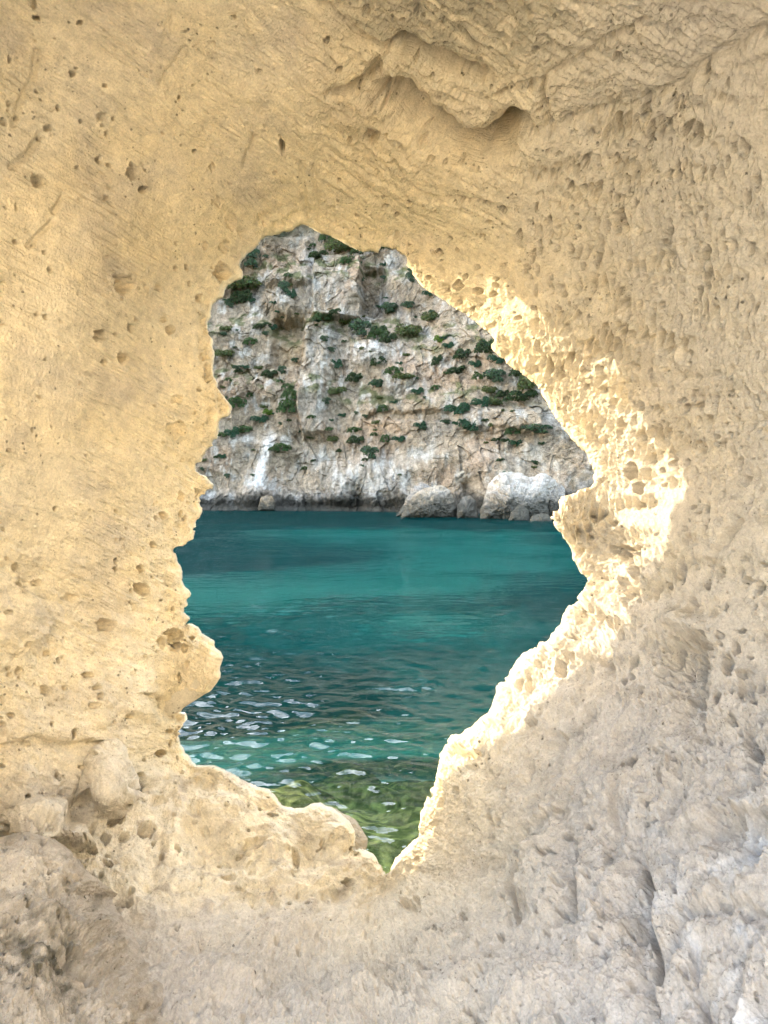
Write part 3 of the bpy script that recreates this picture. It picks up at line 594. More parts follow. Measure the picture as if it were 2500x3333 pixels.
def det_ledge(px, py, D, edge, h):
    wx = px + 14 * fbm(px / 80, py / 80, 2, 201); wy = py + 14 * fbm(px / 80 + 9, py / 80, 2, 202)
    W = [fbm(px / 26, py / 26, 2, 205), fbm(px / 26 + 50, py / 26, 2, 206)]
    for cx, cy, rx, ry, ht, rot in [(135,2660,85,52,.03,0),(330,2520,60,90,.03,0),(620,2640,160,60,.03,.5),(1090,2700,70,60,.03,.3),(1180,2860,70,60,.02,0),(420,2640,70,60,.03,.3),(560,2720,50,60,.025,0),(900,2760,60,110,.03,-.2),(760,2640,60,90,.02,.2),(1000,2900,120,50,.015,.2),(700,2880,160,40,.015,.1)]:
        h += ht * gauss(px, py, cx, cy, rx, ry, rot)
    for cx, cy, rx, ry, ht, rot in [(255,2640,30,70,.05,.5),(690,2755,75,60,.035,.4),(1000,2800,50,44,.02,0),(120,2745,90,22,.03,.1),(470,2560,60,24,.02,.2)]:
        h -= ht * gauss(px, py, cx, cy, rx, ry, rot)
    h += .022 * fbm(wx / 110, wy / 90, 3, 211) + .009 * fbm(wx / 34, wy / 30, 4, 212) + .0025 * fbm(px / 10, py / 10, 3, 213) + .0014 * fbm(px / 4.6, py / 4.6, 2, 214)
    f1, f2, ci = worley(wx / 60, wy / 52, 215)
    h -= .026 * np.clip(.6 - f1, 0, 1) * sm(.45, .6, ci) * sm(250, 500, px)
    led = [p for p in PITS if p[1] > 2560 and p[0] < 1200] + [(345,2727,20,20,1.2),(302,2774,20,16,1.2),(357,2817,14,14,1.2),(353,2778,12,8,1.1),(372,2676,24,18,1),(407,2731,16,14,1),(470,2715,30,22,.6),(407,2606,15,10,.9),(525,2794,8,14,1.1),(578,2761,11,10,1),(564,2682,9,8,1),(666,2707,16,14,.5),(831,2755,30,20,.5),(791,2786,22,16,.6),(745,2864,24,14,.6),(784,2903,20,10,.6),(964,2801,16,28,.7),(1125,2880,22,16,1.2),(1152,2764,14,11,1.2),(411,2943,26,14,.9),(427,2903,13,16,1),(886,2656,22,11,.8),(140,2695,36,22,1.1),(168,2728,20,8,1),(208,2649,8,9,1),(274,2723,8,12,.9),(470,2570,16,9,.7),(300,2700,10,16,.7),(330,2850,10,9,1)]
    led += random_pits(150, (40, 2420, 1250, 3020), 2.8, 10, .5, 1.1, 23)
    apply_pits(h, px, py, D, led, W)
    n = fbm(px / 110, py / 90, 4, 221); n2 = fbm(px / 40, py / 36, 4, 222)
    col = np.repeat((SAND * .96)[None], px.size, 0)
    col = mixc(col, SANDY, np.clip(.35 + .7 * n, 0, .7) * sm(250, 700, px))  # yellow bounced light painted in towards the right of the ledge
    col = mixc(col, np.array([.40, .33, .26]), sm(.05, .5, fbm(wx / 70, wy / 45, 4, 223)) * .6)
    col = mixc(col, LILAC, np.clip(gauss(px, py, 200, 2600, 260, 130) * .5, 0, 1))
    col = mixc(col, LILAC * .9, sm(2880, 3010, py + .0 * px) * .6)
    return h, col * (1 + .08 * np.clip(n2, -1, 1))[:, None]
def det_mound(px, py, D, edge, h):
    wx = px + 16 * fbm(px / 80, py / 80, 2, 301); wy = py + 16 * fbm(px / 80 + 9, py / 80, 2, 302)
    W = [fbm(px / 26, py / 26, 2, 305), fbm(px / 26 + 50, py / 26, 2, 306)]
    h += .028 * fbm(wx / 190, wy / 130, 3, 311) + .012 * fbm(wx / 60, wy / 45, 4, 312) + .004 * fbm(px / 16, py / 13, 3, 313) + .002 * fbm(px / 6, py / 6, 2, 314)
    for cx, cy, rx, ry, ht, rot in [(150,2990,100,40,.03,.4),(90,2850,120,60,.02,.2),(60,3200,90,80,.02,0),(330,3000,90,40,.015,.5)]:
        h += ht * gauss(px, py, cx, cy, rx, ry, rot)
    for cx, cy, rx, ry, ht, rot in [(190,2930,80,18,.02,.9),(280,3150,90,14,.03,.45),(60,3060,70,22,.02,.2)]:
        h -= ht * gauss(px, py, cx, cy, rx, ry, rot)
    pits = [(77,2737,8,7,1.1),(245,2790,8,14,.8),(155,2860,8,10,.6),(60,3010,12,8,.8),(250,3100,26,12,.7),(20,3070,20,14,.7),(320,3280,16,8,.7)] + random_pits(120, (-40, 2740, 560, 3360), 3, 15, .4, 1.1, 33)
    apply_pits(h, px, py, D, pits, W)
    n = fbm(px / 90, py / 70, 4, 321); n2 = fbm(px / 24, py / 22, 4, 322)
    col = np.repeat(np.array([.50, .44, .365])[None], px.size, 0)
    col = mixc(col, np.array([.58, .53, .46]), np.clip(gauss(px, py, 100, 2890, 130, 130) * .8 + .4 * n, 0, .8))
    st = np.clip(gauss(px, py, 130, 3120, 190, 150, .3) * (.55 + 1.2 * fbm(wx / 50, wy / 34, 4, 323)) + .35 * sm(.15, .5, n), 0, .9)
    col = mixc(col, np.array([.11, .098, .07]), np.clip(st * 1.15, 0, .92))
    col = mixc(col, np.array([.36, .29, .20]), sm(.1, .5, fbm(px / 60 + 3, py / 60, 3, 324)) * .4)
    return h, col * (1 + .12 * np.clip(n2, -1, 1))[:, None]
def det_shore(px, py, D, edge, h):
    h += .010 * fbm(px / 60, py / 50, 3, 401) + .003 * fbm(px / 16, py / 16, 4, 402) + .0015 * fbm(px / 6, py / 6, 2, 403)
    n2 = fbm(px / 24, py / 22, 4, 422)
    col = np.repeat(np.array([.38, .31, .22])[None], px.size, 0)
    return h, col * (1 + .08 * np.clip(n2, -1, 1))[:, None]

# ------------------------------------------------------------------ sea and bed
def fan(yrows, scols, off=4.0):
    Y, Sg = np.meshgrid(yrows, scols, indexing='ij')
    return Sg * (Y + off), Y
def bed_z(x, y):
    """sea floor: shallow shelf under the arch falling away to the middle of the cove, rising again at the far rocks"""
    d = .30 + .45 * sm(4.0, 6.0, y) + 2.1 * sm(5.6, 9.5, y) + 2.6 * sm(8, 26, y)
    fx = x * .55 + y
    d = d - 2.2 * sm(34, 60, fx) - 1.6 * sm(60, 78, fx) + .25 * fbm(x / 7, y / 7, 3, 501) * sm(5, 9, y)
    d = d - .55 * np.clip(fbm(x / 1.1, y / 1.1, 3, 502), -.3, 1) * (1 - sm(6, 16, y)) * .8
    return SEA - np.maximum(d, .12)
def build_sea():
    FR = FS * 768 / 2500
    rows = np.arange(CAMH * FR / 2.0, 7.5, -.75)
    yrows = CAMH * FR / rows
    yrows = np.r_[np.linspace(1.2, 1.98, 12), yrows, np.linspace(yrows[-1] * 1.05, 175, 8)]
    sc1 = np.linspace(-.26, .26, 680)
    scols = np.r_[np.linspace(-1.9, -.265, 70), sc1, np.linspace(.265, 1.9, 70)]
    X, Y = fan(yrows, scols)
    Z = np.zeros_like(X)
    g = np.random.default_rng(12)
    dist = np.hypot(X, Y)
    amp = (.50 + .80 * sm(.5, -1.0, X + .08 * (Y - 4) + .8 * fbm(X / 3 + .3, Y / 6, 2, 511))) * (.35 + .65 * sm(2.2, 5.5, Y))
    dY = np.gradient(Y, axis=0)
    amp = amp * (1 + 1.1 * sm(.05, .4, fbm(X / 2.2 + 4, Y / 3.5, 3, 512)) * sm(5, 7, Y))
    nw = 80
    for i in range(nw):
        lam = .07 * (5.2) ** g.random()
        a = g.normal(0, .75) + (.25 if i % 2 else -.1)
        kx, ky = math.sin(a) * 2 * math.pi / lam, math.cos(a) * 2 * math.pi / lam
        slope = .026
        A = slope * lam / (2 * math.pi)
        fade = np.clip(lam / (3.2 * np.maximum(dY, 1e-6)) - .6, 0, 1)
        Z += A * np.sin(kx * X + ky * Y + g.uniform(0, 6.28) + .8 * fbm(X / 2.6, Y / 2.6, 1, 600 + i % 5)) * fade
    Z = SEA + Z * amp
    nr, nc = X.shape
    top = np.stack([X, Y, Z], -1).reshape(-1, 3)
    F = gridfaces(nr, nc, False)
    o = link('sea', top, F, water_mat(), True)
    # close the body of water so that it absorbs light with depth
    me = o.data
    import bmesh
    bm = bmesh.new(); bm.from_mesh(me)
    be = [e for e in bm.edges if e.is_boundary]
    r = bmesh.ops.extrude_edge_only(bm, edges=be)
    vs = [v for v in r['geom'] if isinstance(v, bmesh.types.BMVert)]
    for v in vs: v.co.z = SEA - 14
    be2 = [e for e in r['geom'] if isinstance(e, bmesh.types.BMEdge) and e.is_boundary]
    bmesh.ops.contextual_create(bm, geom=be2)
    bmesh.ops.recalc_face_normals(bm, faces=bm.faces)
    bm.to_mesh(me); bm.free()
    tag(o, 'clear turquoise sea filling the cove between the arch and the cliff', kind='structure')
    return o
def water_mat():
    m, nt, out = newmat('sea_water'); L = nt.links.new
    tc = N(nt, 'ShaderNodeTexCoord')
    mp = N(nt, 'ShaderNodeMapping'); mp.inputs['Scale'].default_value = (.75, 1.35, 1); L(tc.outputs['Object'], mp.inputs['Vector'])
    n1 = N(nt, 'ShaderNodeTexNoise', Scale=2.6, Detail=4.0, Roughness=.55); L(mp.outputs[0], n1.inputs['Vector'])
    n2 = N(nt, 'ShaderNodeTexNoise', Scale=.55, Detail=3.0, Roughness=.5); L(mp.outputs[0], n2.inputs['Vector'])
    # fine ripples are too small to mesh far out: they come in as bump with distance from the shore
    sp = N(nt, 'ShaderNodeSeparateXYZ'); L(tc.outputs['Object'], sp.inputs[0])
    mr = N(nt, 'ShaderNodeMapRange'); mr.inputs['From Min'].default_value = 5; mr.inputs['From Max'].default_value = 22
    mr.inputs['To Min'].default_value = .05; mr.inputs['To Max'].default_value = 1.0; L(sp.outputs['Y'], mr.inputs['Value'])
    b1 = N(nt, 'ShaderNodeBump', Distance=.28); L(n1.outputs['Fac'], b1.inputs['Height']); L(mr.outputs[0], b1.inputs['Strength'])
    b2 = N(nt, 'ShaderNodeBump', Distance=.30); L(n2.outputs['Fac'], b2.inputs['Height']); L(mr.outputs[0], b2.inputs['Strength']); L(b1.outputs[0], b2.inputs['Normal'])
    nrm = b2.outputs[0]
    fr = N(nt, 'ShaderNodeFresnel', IOR=1.333); L(nrm, fr.inputs['Normal'])
    gl = N(nt, 'ShaderNodeBsdfGlossy', Roughness=.02, Color=(1, 1, 1, 1)); L(nrm, gl.inputs['Normal'])
    rf = N(nt, 'ShaderNodeBsdfRefraction', Roughness=0.0, IOR=1.333, Color=(1, 1, 1, 1)); L(nrm, rf.inputs['Normal'])
    tr = N(nt, 'ShaderNodeBsdfTransparent', Color=(1, 1, 1, 1))
    tm = N(nt, 'ShaderNodeMapRange'); tm.inputs['From Min'].default_value = 4.1; tm.inputs['From Max'].default_value = 5.4; tm.inputs['To Min'].default_value = .85; tm.inputs['To Max'].default_value = .40; L(sp.outputs['Y'], tm.inputs['Value'])
    mx = N(nt, 'ShaderNodeMixShader'); L(tm.outputs[0], mx.inputs['Fac']); L(rf.outputs[0], mx.inputs[1]); L(tr.outputs[0], mx.inputs[2])
    df = N(nt, 'ShaderNodeBsdfDiffuse', Color=(.0, .165, .20, 1))
    dm = N(nt, 'ShaderNodeMapRange'); dm.inputs['From Min'].default_value = 4.2; dm.inputs['From Max'].default_value = 7; dm.inputs['To Min'].default_value = .015; dm.inputs["To Max"].default_value = .06; L(sp.outputs['Y'], dm.inputs['Value'])
    m1 = N(nt, 'ShaderNodeMixShader'); L(dm.outputs[0], m1.inputs['Fac']); L(mx.outputs[0], m1.inputs[1]); L(df.outputs[0], m1.inputs[2]); mx = m1
    m2 = N(nt, 'ShaderNodeMixShader'); fm = N(nt, 'ShaderNodeMath', _operation='MULTIPLY'); fd = N(nt, 'ShaderNodeMapRange'); fd.inputs['From Min'].default_value = 5; fd.inputs['From Max'].default_value = 8; fd.inputs['To Min'].default_value = 1.35; fd.inputs['To Max'].default_value = .34; L(sp.outputs['Y'], fd.inputs['Value']); L(fd.outputs[0], fm.inputs[1]); L(fr.outputs[0], fm.inputs[0]); L(fm.outputs[0], m2.inputs['Fac']); L(mx.outputs[0], m2.inputs[1]); L(gl.outputs[0], m2.inputs[2])
    L(m2.outputs[0], out.inputs['Surface'])
    va = N(nt, 'ShaderNodeVolumeAbsorption', Density=.42, Color=(.40, .925, .935, 1)); L(va.outputs[0], out.inputs['Volume'])
    return m
def build_bed(mat):
    yr = np.r_[np.linspace(.9, 8, 420), 8 * (150 / 8) ** np.linspace(.005, 1, 220)]
    X, Y = fan(yr, np.r_[np.linspace(-1.8, -.3, 40), np.linspace(-.29, .29, 420), np.linspace(.3, 1.8, 40)])
    Z = bed_z(X, Y) + .05 * fbm(X * 3, Y * 3, 3, 521) * (1 - sm(8, 20, Y))
    x, y = X.ravel(), Y.ravel()
    def spot(px, py, rx, ry, dep):
        Y0 = CAMH * FS / (py - HZ); X0 = (px - CX) / FS * Y0
        k = 1 + 1.05 * dep / Y0
        return gauss(x, y, X0 * k, Y0 * k, rx, ry)
    n = fbm(x / 3, y / 3, 4, 531); n1 = fbm(x / .5, y / .5, 4, 532)
    weed = np.array([.012, .060, .050]); sand = np.array([.62, .64, .52]); rockc = np.array([.24, .27, .06])
    col = np.repeat(weed[None], x.size, 0)
    mid = sm(5.5, 8, y)
    col = mixc(col, np.array([.04, .14, .11]), sm(-.1, .5, n) * .8)
    sandw = 1.35 * np.clip(1.1 * spot(700, 1935, 3.0, 3.2, 5.5) + spot(1300, 1920, 2.8, 2.0, 5.5) + .8 * spot(1500, 1835, 4.5, 2.2, 5) + .6 * spot(1650, 1775, 5, 4, 4) + .5 * spot(1500, 1730, 9, 6, 3) + .5 * spot(1380, 2090, 1.1, .9, 4.5) + .35 * spot(1010, 1730, 5, 8, 5), 0, 1)
    sandw = sm(.25, .85, sandw * (1 + .5 * n) + .3 * n + .2 * fbm(x / 1.2, y / 1.6, 3, 536)) * .95
    col = mixc(col, sand, sandw * mid)
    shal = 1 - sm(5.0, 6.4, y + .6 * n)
    n1_tone = np.clip(.5 + .9 * n1, 0, 1)
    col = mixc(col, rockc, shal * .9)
    n3_ = fbm(x / .16, y / .22, 3, 537); caustic_net = ridged(x / .15 + .5 * n3_, y / .17 + .4 * n3_, 2, 535)
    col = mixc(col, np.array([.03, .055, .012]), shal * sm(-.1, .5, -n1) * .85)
    col = mixc(col, np.array([.88, .82, .26]), shal * np.clip(sm(.6, .85, caustic_net) * .9 + sm(.1, .5, n3_) * .45 - .3 * sm(.0, .5, -n1), 0, .92))  # bright network: caustic light painted into the shallow bed colour
    col = mixc(col, np.array([.13, .20, .09]), (1 - shal) * (1 - sm(6, 12, y)) * sm(.05, .6, fbm(x / .8, y / .8, 3, 533)) * .8)
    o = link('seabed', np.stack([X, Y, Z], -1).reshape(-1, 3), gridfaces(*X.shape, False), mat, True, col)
    tag(o, 'sea floor with dark weed, pale sand and green rocks', kind='structure')
    return o

# ------------------------------------------------------------------ the cliff across the cove
COAST = np.array([(-150,99),(-112,97),(-80,95.5),(-45,94.5),(-22.3,92.5),(-12,91),(-5.5,89),(3,81),(9.7,74),(17,69),(26,65),(45,58),(80,48)], float)
def coast_y(X):
    xs = np.linspace(-150, 80, 400); ys = np.interp(xs, COAST[:, 0], COAST[:, 1])
    ys = np.convolve(np.r_[[ys[0]] * 12, ys, [ys[-1]] * 12], np.ones(25) / 25, 'valid')
    return np.interp(X, xs, ys)
def build_cliff(mat):
    pc = np.r_[np.linspace(-3200, 560, 160), np.linspace(566, 1985, 900), np.linspace(2000, 4600, 110)]
    xs = np.linspace(-150, 80, 6000); sl = xs / coast_y(xs)
    X1 = np.interp((pc - CX) / FS, sl, xs)
    z1 = np.r_[np.linspace(-4, -.1, 8), np.linspace(0, 37, 620), 37 + 30 * np.linspace(.02, 1, 60) ** 1.2]
    X, Z0 = np.meshgrid(X1, z1)
    # height of the rim: unseen headland added left to block the sun, lower elsewhere
    top = 74 + 24 * sm(-45, -80, X) + 5 * fbm(X / 14, X * 0 + 2.2, 3, 700)
    Z = np.where(Z0 > 37, 37 + (Z0 - 37) / 30 * (top - 37), Z0)
    Yb = coast_y(X)
    wX = X + .45 * fbm(X / 5, Z / 5, 2, 701); wZ = Z + .45 * fbm(X / 5 + 40, Z / 5, 2, 702)
    # terraces
    tt = Z / 7.5 + .75 * fbm(X / 13, Z / 26, 3, 703) + .02 * X
    fl = np.floor(tt); fr = tt - fl
    step = (fl + sm(.62, 1.0, fr)) - .75 * fbm(X / 13, Z / 26, 3, 703) - .02 * X
    lean = np.clip(Z, 0, 99) * .16 + 7.5 * .20 * step
    r = 2.6 * fbm(X / 17, Z / 24, 3, 710) * sm(-4, 8, Z)
    r -= 1.5 * (ridged(wX / 9, wZ / 15, 2, 711) - .5)
    f1, f2, c = worley(wX / 3.2, wZ / 4.6, 712); r += .9 * (c - .5) * sm(0, .3, f2 - f1)
    fine = .35 + .65 * sm(-.25, .3, fbm(X / 6 + 9, Z / 7, 3, 719))
    f1, f2, c = worley((wX + .3 * wZ) / 1.3, wZ / 2.0, 713); r += .75 * fine * (c - .5)
    f1, f2, c = worley((wX - .25 * wZ) / .62, wZ / .85, 716); r += .32 * fine * (c - .5)
    f1, f2, c = worley(wX / .3, wZ / .36, 718); r += .13 * (c - .5)
    r += .32 * np.abs(fbm(wX / .9, wZ / 2.6, 3, 714)) * sm(-.2, .3, fbm(X / 8, Z / 8, 2, 715))
    r += .34 * fine * fbm(X / 1.3, Z / 1.1, 5, 717, .62)
    Y0 = Yb + lean
    px = CX + X / Y0 * FS; py = HZ - (Z - CAMH) / Y0 * FS
    # traced masses (photo pixels): buttresses and recesses
    def box(x0, x1, y0, y1, e=10): return sm(x0 - e, x0 + e, px) * (1 - sm(x1 - e, x1 + e, px)) * sm(y0 - e, y0 + e, py) * (1 - sm(y1 - e, y1 + e, py))
    ww = 9 * fbm(px / 25, py / 25, 2, 720); pxs, pys = px, py; px = px + ww; py = py + 9 * fbm(px / 25 + 5, py / 25, 2, 721)
    r -= 2.6 * box(1025, 1176, 850, 1052, 7)                       # squared pillar
    r += 2.0 * box(1180, 1250, 880, 1030, 10)
    edge = np.interp(py, [1040, 1180, 1330, 1420], [1003, 985, 972, 985])
    r -= 2.2 * sm(edge - 4, edge + 6, px) * (1 - sm(edge + 60, edge + 130, px)) * box(900, 1300, 1045, 1420, 20)
    r += 2.2 * box(890, 992, 1050, 1200, 14)                       # tan hollow
    r -= 1.6 * gauss(px, py, 905, 1000, 60, 55)
    r += 1.8 * gauss(px, py, 770, 960, 60, 70)
    r -= 1.5 * box(860, 1010, 780, 930, 14)
    r -= 2.2 * gauss(px, py, 1215, 1150, 80, 44)
    r -= 1.5 * gauss(px, py, 1190, 1540, 110, 70)
    r += 1.4 * gauss(px, py, 960, 1500, 30, 50)
    r -= 1.8 * gauss(px, py, 840, 1590, 60, 60)
    r += 2.5 * gauss(px, py, 1530, 1590, 34, 40)                   # small cave behind the boulders
    r -= 1.3 * box(1480, 1760, 1330, 1400, 14)
    r += 1.0 * box(1200, 1470, 1340, 1370, 8)
    r *= sm(-2.5, 1.0, Z)
    Y = Y0 + r
    # low wave-cut notch
    Y += .9 * np.exp(-((Z - .4) / .7) ** 2)
    # flat top going back
    V = np.stack([X, Y, Z + SEA], -1)
    back = []
    for k in (6, 30, 120): back.append(V[-1] + np.array([0, k, .05 * k]))
    V = np.concatenate([V, np.array(back)], 0)
    # ---------- albedo
    x, z = X.ravel(), Z.ravel(); ppx, ppy = px.ravel(), py.ravel()
    tan = np.array([.43, .365, .285]); pink = np.array([.46, .345, .255]); grey = np.array([.36, .36, .345]); pale = np.array([.52, .52, .50]); white = np.array([.74, .75, .76])
    a = fbm(x / 6, z / 6, 4, 731); b = fbm(x / 2, z / 2.4, 4, 732); d = fbm(x / .6, z / 2.6, 4, 733); e = fbm(x / .5, z / .5, 3, 734)
    col = np.repeat(tan[None], x.size, 0)
    col = mixc(col, pink, sm(-.05, .4, a + .4 * b) * .7)
    col = mixc(col, grey, sm(.05, .5, -a + .5 * b) * .75)
    col = mixc(col, pale * 1.1, sm(.05, .45, b + .5 * d) * .75)
    def cw(v): return np.clip(v, 0, 1)
    drip = cw(.65 + 1.1 * d)
    col = mixc(col, white, cw(gauss(ppx, ppy, 1212, 1158, 95, 40) * 1.5 * drip * cw(.75 + b)) * .85)
    col = mixc(col, white, cw(gauss(ppx, ppy, 1200, 1560, 130, 80) * drip) * .75)
    col = mixc(col, pale, cw(gauss(ppx, ppy, 1030, 1280, 50, 150) * drip) * .9)
    col = mixc(col, white * 1.08, cw(1.5 * np.exp(-((ppx - np.interp(ppy, [1400, 1530, 1640], [888, 848, 835])) / 17) ** 2) * sm(1390, 1440, ppy) * (1 - sm(1560, 1640, ppy)) * cw(.75 + .8 * b)))
    col = mixc(col, white, cw(gauss(ppx, ppy, 1330, 1260, 60, 26) * drip))
    col = mixc(col, white * .95, cw(gauss(ppx, ppy, 1010, 850, 26, 60) * cw(.6 + b)) * .8)
    col = mixc(col, white * .9, cw(gauss(ppx, ppy, 1080, 970, 50, 60) * drip) * .5)
    col = mixc(col, white * .92, cw(gauss(ppx, ppy, 1540, 1350, 60, 30) * drip) * .5)
    col = mixc(col, np.array([.52, .40, .26]), cw(gauss(ppx, ppy, 945, 1130, 60, 75) * 1.1) * .8)
    col = mixc(col, np.array([.55, .41, .28]), cw(gauss(ppx, ppy, 1250, 1385, 130, 28) * cw(.6 + b)) * .9)
    col = mixc(col, pink * 1.05, cw(gauss(ppx, ppy, 930, 850, 80, 70)) * .5)
    col = mixc(col, np.array([.47, .48, .50]), cw(gauss(ppx, ppy, 1290, 1000, 110, 55) * cw(.5 + 1.4 * b)) * .8)
    col = mixc(col, np.array([.52, .54, .58]), cw(gauss(ppx, ppy, 1000, 1630, 420, 42) * cw(.5 + 1.2 * b)) * .7)
    col = mixc(col, np.array([.62, .60, .55]), cw(sm(1400, 1520, ppx) * sm(1430, 1480, ppy) * cw(.4 + .8 * b)) * .6)
    col = mixc(col, np.array([.075, .075, .07]), (1 - sm(1.0, 2.6, z + 1.3 * b + .6 * e)) * .95)
    col = mixc(col, np.array([.10, .09, .075]), sm(.22, .5, e - .1 * b) * .35)
    # low scrub too small to make out, greening the ledges
    scrub = sm(.55, .75, fr.ravel()) * (1 - sm(.95, 1, fr.ravel())) * sm(-.1, .25, fbm(x / 1.5, z / 1.2, 3, 735)) * sm(9, 13, z)
    col = mixc(col, np.array([.12, .145, .06]), scrub * .8)
    col = mixc(col, np.array([.035, .05, .022]) * (1 + .5 * np.clip(b, -1, 1))[:, None], sm(33, 40, z + 5 * a + 3 * b) * .93)
    colb = np.repeat(np.array([.09, .11, .05])[None], 3 * X.shape[1], 0)
    nr, nc = V.shape[:2]
    col = col * np.array([.77, .76, .73]) * (1 + .35 * np.clip(e, -.8, .8) + .25 * np.clip(d, -.8, .8))[:, None]
    o = link('cliff', V.reshape(-1, 3), gridfaces(nr, nc, False), mat, False, np.r_[col, colb])
    tag(o, 'tall limestone cliff with shrubby ledges across the cove', kind='structure')
    # for placing plants
    Vv = V[:len(z1)].reshape(-1, 3)
    sx = CX + Vv[:, 0] / Vv[:, 1] * FS; sy = HZ - Vv[:, 2] / Vv[:, 1] * FS
    return o, Vv, sx, sy

def det_boulder(tint, wet=1.0, stri=0.0, seed=0, sc_=1.0):
    def f(px, py, D, edge, h):
        k = D / FS
        wx = px + 6 * fbm(px / 20, py / 20, 2, seed); wy = py + 6 * fbm(px / 20 + 5, py / 20, 2, seed + 1)
        f1, f2, c = worley(wx / 42 / sc_, wy / 34 / sc_, seed + 2)
        h += k * sc_ * (13 * (c - .5) * sm(0, .2, f2 - f1) + 12 * fbm(wx / 50 / sc_, wy / 40 / sc_, 3, seed + 3) + 6 * fbm(px / 9, py / 9, 4, seed + 4))
        f1, f2, c = worley(wx / 14, wy / 12, seed + 5); h += k * 3.5 * (c - .5) * sm(0, .3, f2 - f1)
        z = (HZ - py) / FS * D - SEA
        b = fbm(px / 16, py / 16, 4, seed + 6); e = fbm(px / 50, py / 30, 3, seed + 7)
        col = np.repeat(np.array(tint)[None], px.size, 0)
        col = mixc(col, np.array([.50, .40, .28]), np.clip(.2 + .9 * b, 0, .6))
        col = mixc(col, np.array([.62, .62, .62]), np.clip(.1 + e, 0, .6))
        col = col * np.array([.62, .60, .56]) * (1 + .3 * np.clip(fbm(px / 5, py / 7, 3, seed + 9), -1, 1))[:, None]
        col = mixc(col, np.array([.065, .065, .055]), (1 - sm(.5 * wet, 1.7 * wet, z + .9 * b)) * .93)
        return h, col
    return f
BOULDERS = [
 ('huge white boulder with a bluish flat top, largest of those at the cliff foot', [(1560,1704),(1562,1665),(1572,1630),(1582,1600),(1592,1572),(1610,1552),(1628,1537),(1660,1535),(1700,1540),(1716,1552),(1738,1550),(1762,1540),(1784,1548),(1804,1560),(1820,1577),(1815,1605),(1802,1640),(1796,1680),(1780,1706)], (1680,1630), 54.5, (.78,.77,.75), 1.4, 1.1),
 ('rounded pale boulder with an orange crown standing left of the white boulder', [(1300,1694),(1318,1655),(1345,1612),(1376,1592),(1402,1584),(1440,1580),(1466,1598),(1482,1625),(1491,1658),(1487,1694)], (1400,1645), 58, (.60,.55,.46), 1.4, .9),
 ('grey sloping rock leaning behind the rounded boulder', [(1292,1680),(1318,1630),(1340,1590),(1366,1568),(1392,1578),(1410,1600),(1380,1690)], (1350,1630), 61, (.44,.44,.44), 1.2, .8),
 ('small dark wet rock in the gap between the two large boulders', [(1486,1694),(1489,1645),(1508,1618),(1530,1612),(1549,1630),(1560,1694)], (1522,1660), 57.5, (.30,.30,.29), 1.7, .8),
 ('greenish block at the waterline below the white boulder', [(1652,1704),(1662,1668),(1684,1645),(1706,1642),(1721,1664),(1726,1704)], (1690,1678), 51.5, (.24,.23,.16), 2.2, .7),
 ('low flat green-brown rock at the waterline nearest the arch', [(1716,1706),(1733,1680),(1760,1667),(1786,1672),(1802,1706)], (1760,1688), 49.5, (.22,.20,.12), 2.0, .6),
 ('upright grey block wedged right of the white boulder', [(1780,1680),(1788,1610),(1804,1582),(1825,1572),(1840,1592),(1842,1680)], (1812,1630), 56, (.40,.40,.39), 1.2, .8),
 ('craggy brown rock with a dark undercut, half hidden by the arch', [(1832,1690),(1838,1600),(1858,1562),(1890,1540),(1925,1532),(1965,1560),(1985,1620),(1980,1690)], (1905,1620), 57, (.26,.23,.18), 1.7, .9),
 ('small rounded orange rock at the foot of the white streak', [(840,1664),(843,1640),(850,1618),(868,1610),(886,1614),(896,1635),(897,1664)], (868,1640), 88, (.34,.29,.22), .9, .6),
]
def build_boulders(mat):
    for i, (lab, ol, ce, d, tint, wet, s_) in enumerate(BOULDERS):
        dp = [(ol[0][0], ol[0][1], d - .3), (ol[-1][0], ol[-1][1], d - .3), (ce[0], ce[1], d - .2), (ce[0], min(p[1] for p in ol), d + 1.6), (ce[0] - 60, ce[1], d + .2), (ce[0] + 60, ce[1], d + .3)]
        w = max(p[0] for p in ol) - min(p[0] for p in ol)
        o = relief_rock('boulder', ol, ce, dp, mat, 420, 90, bulge=w * .42, lipdepth=w / FS * d * .45, thick=w / FS * d * .7, detail=det_boulder(tint, wet, 0, 800 + 20 * i, s_), rough=1.6, seed=i)
        tag(o, lab, 'boulder', 'boulders at the foot of the cliff')

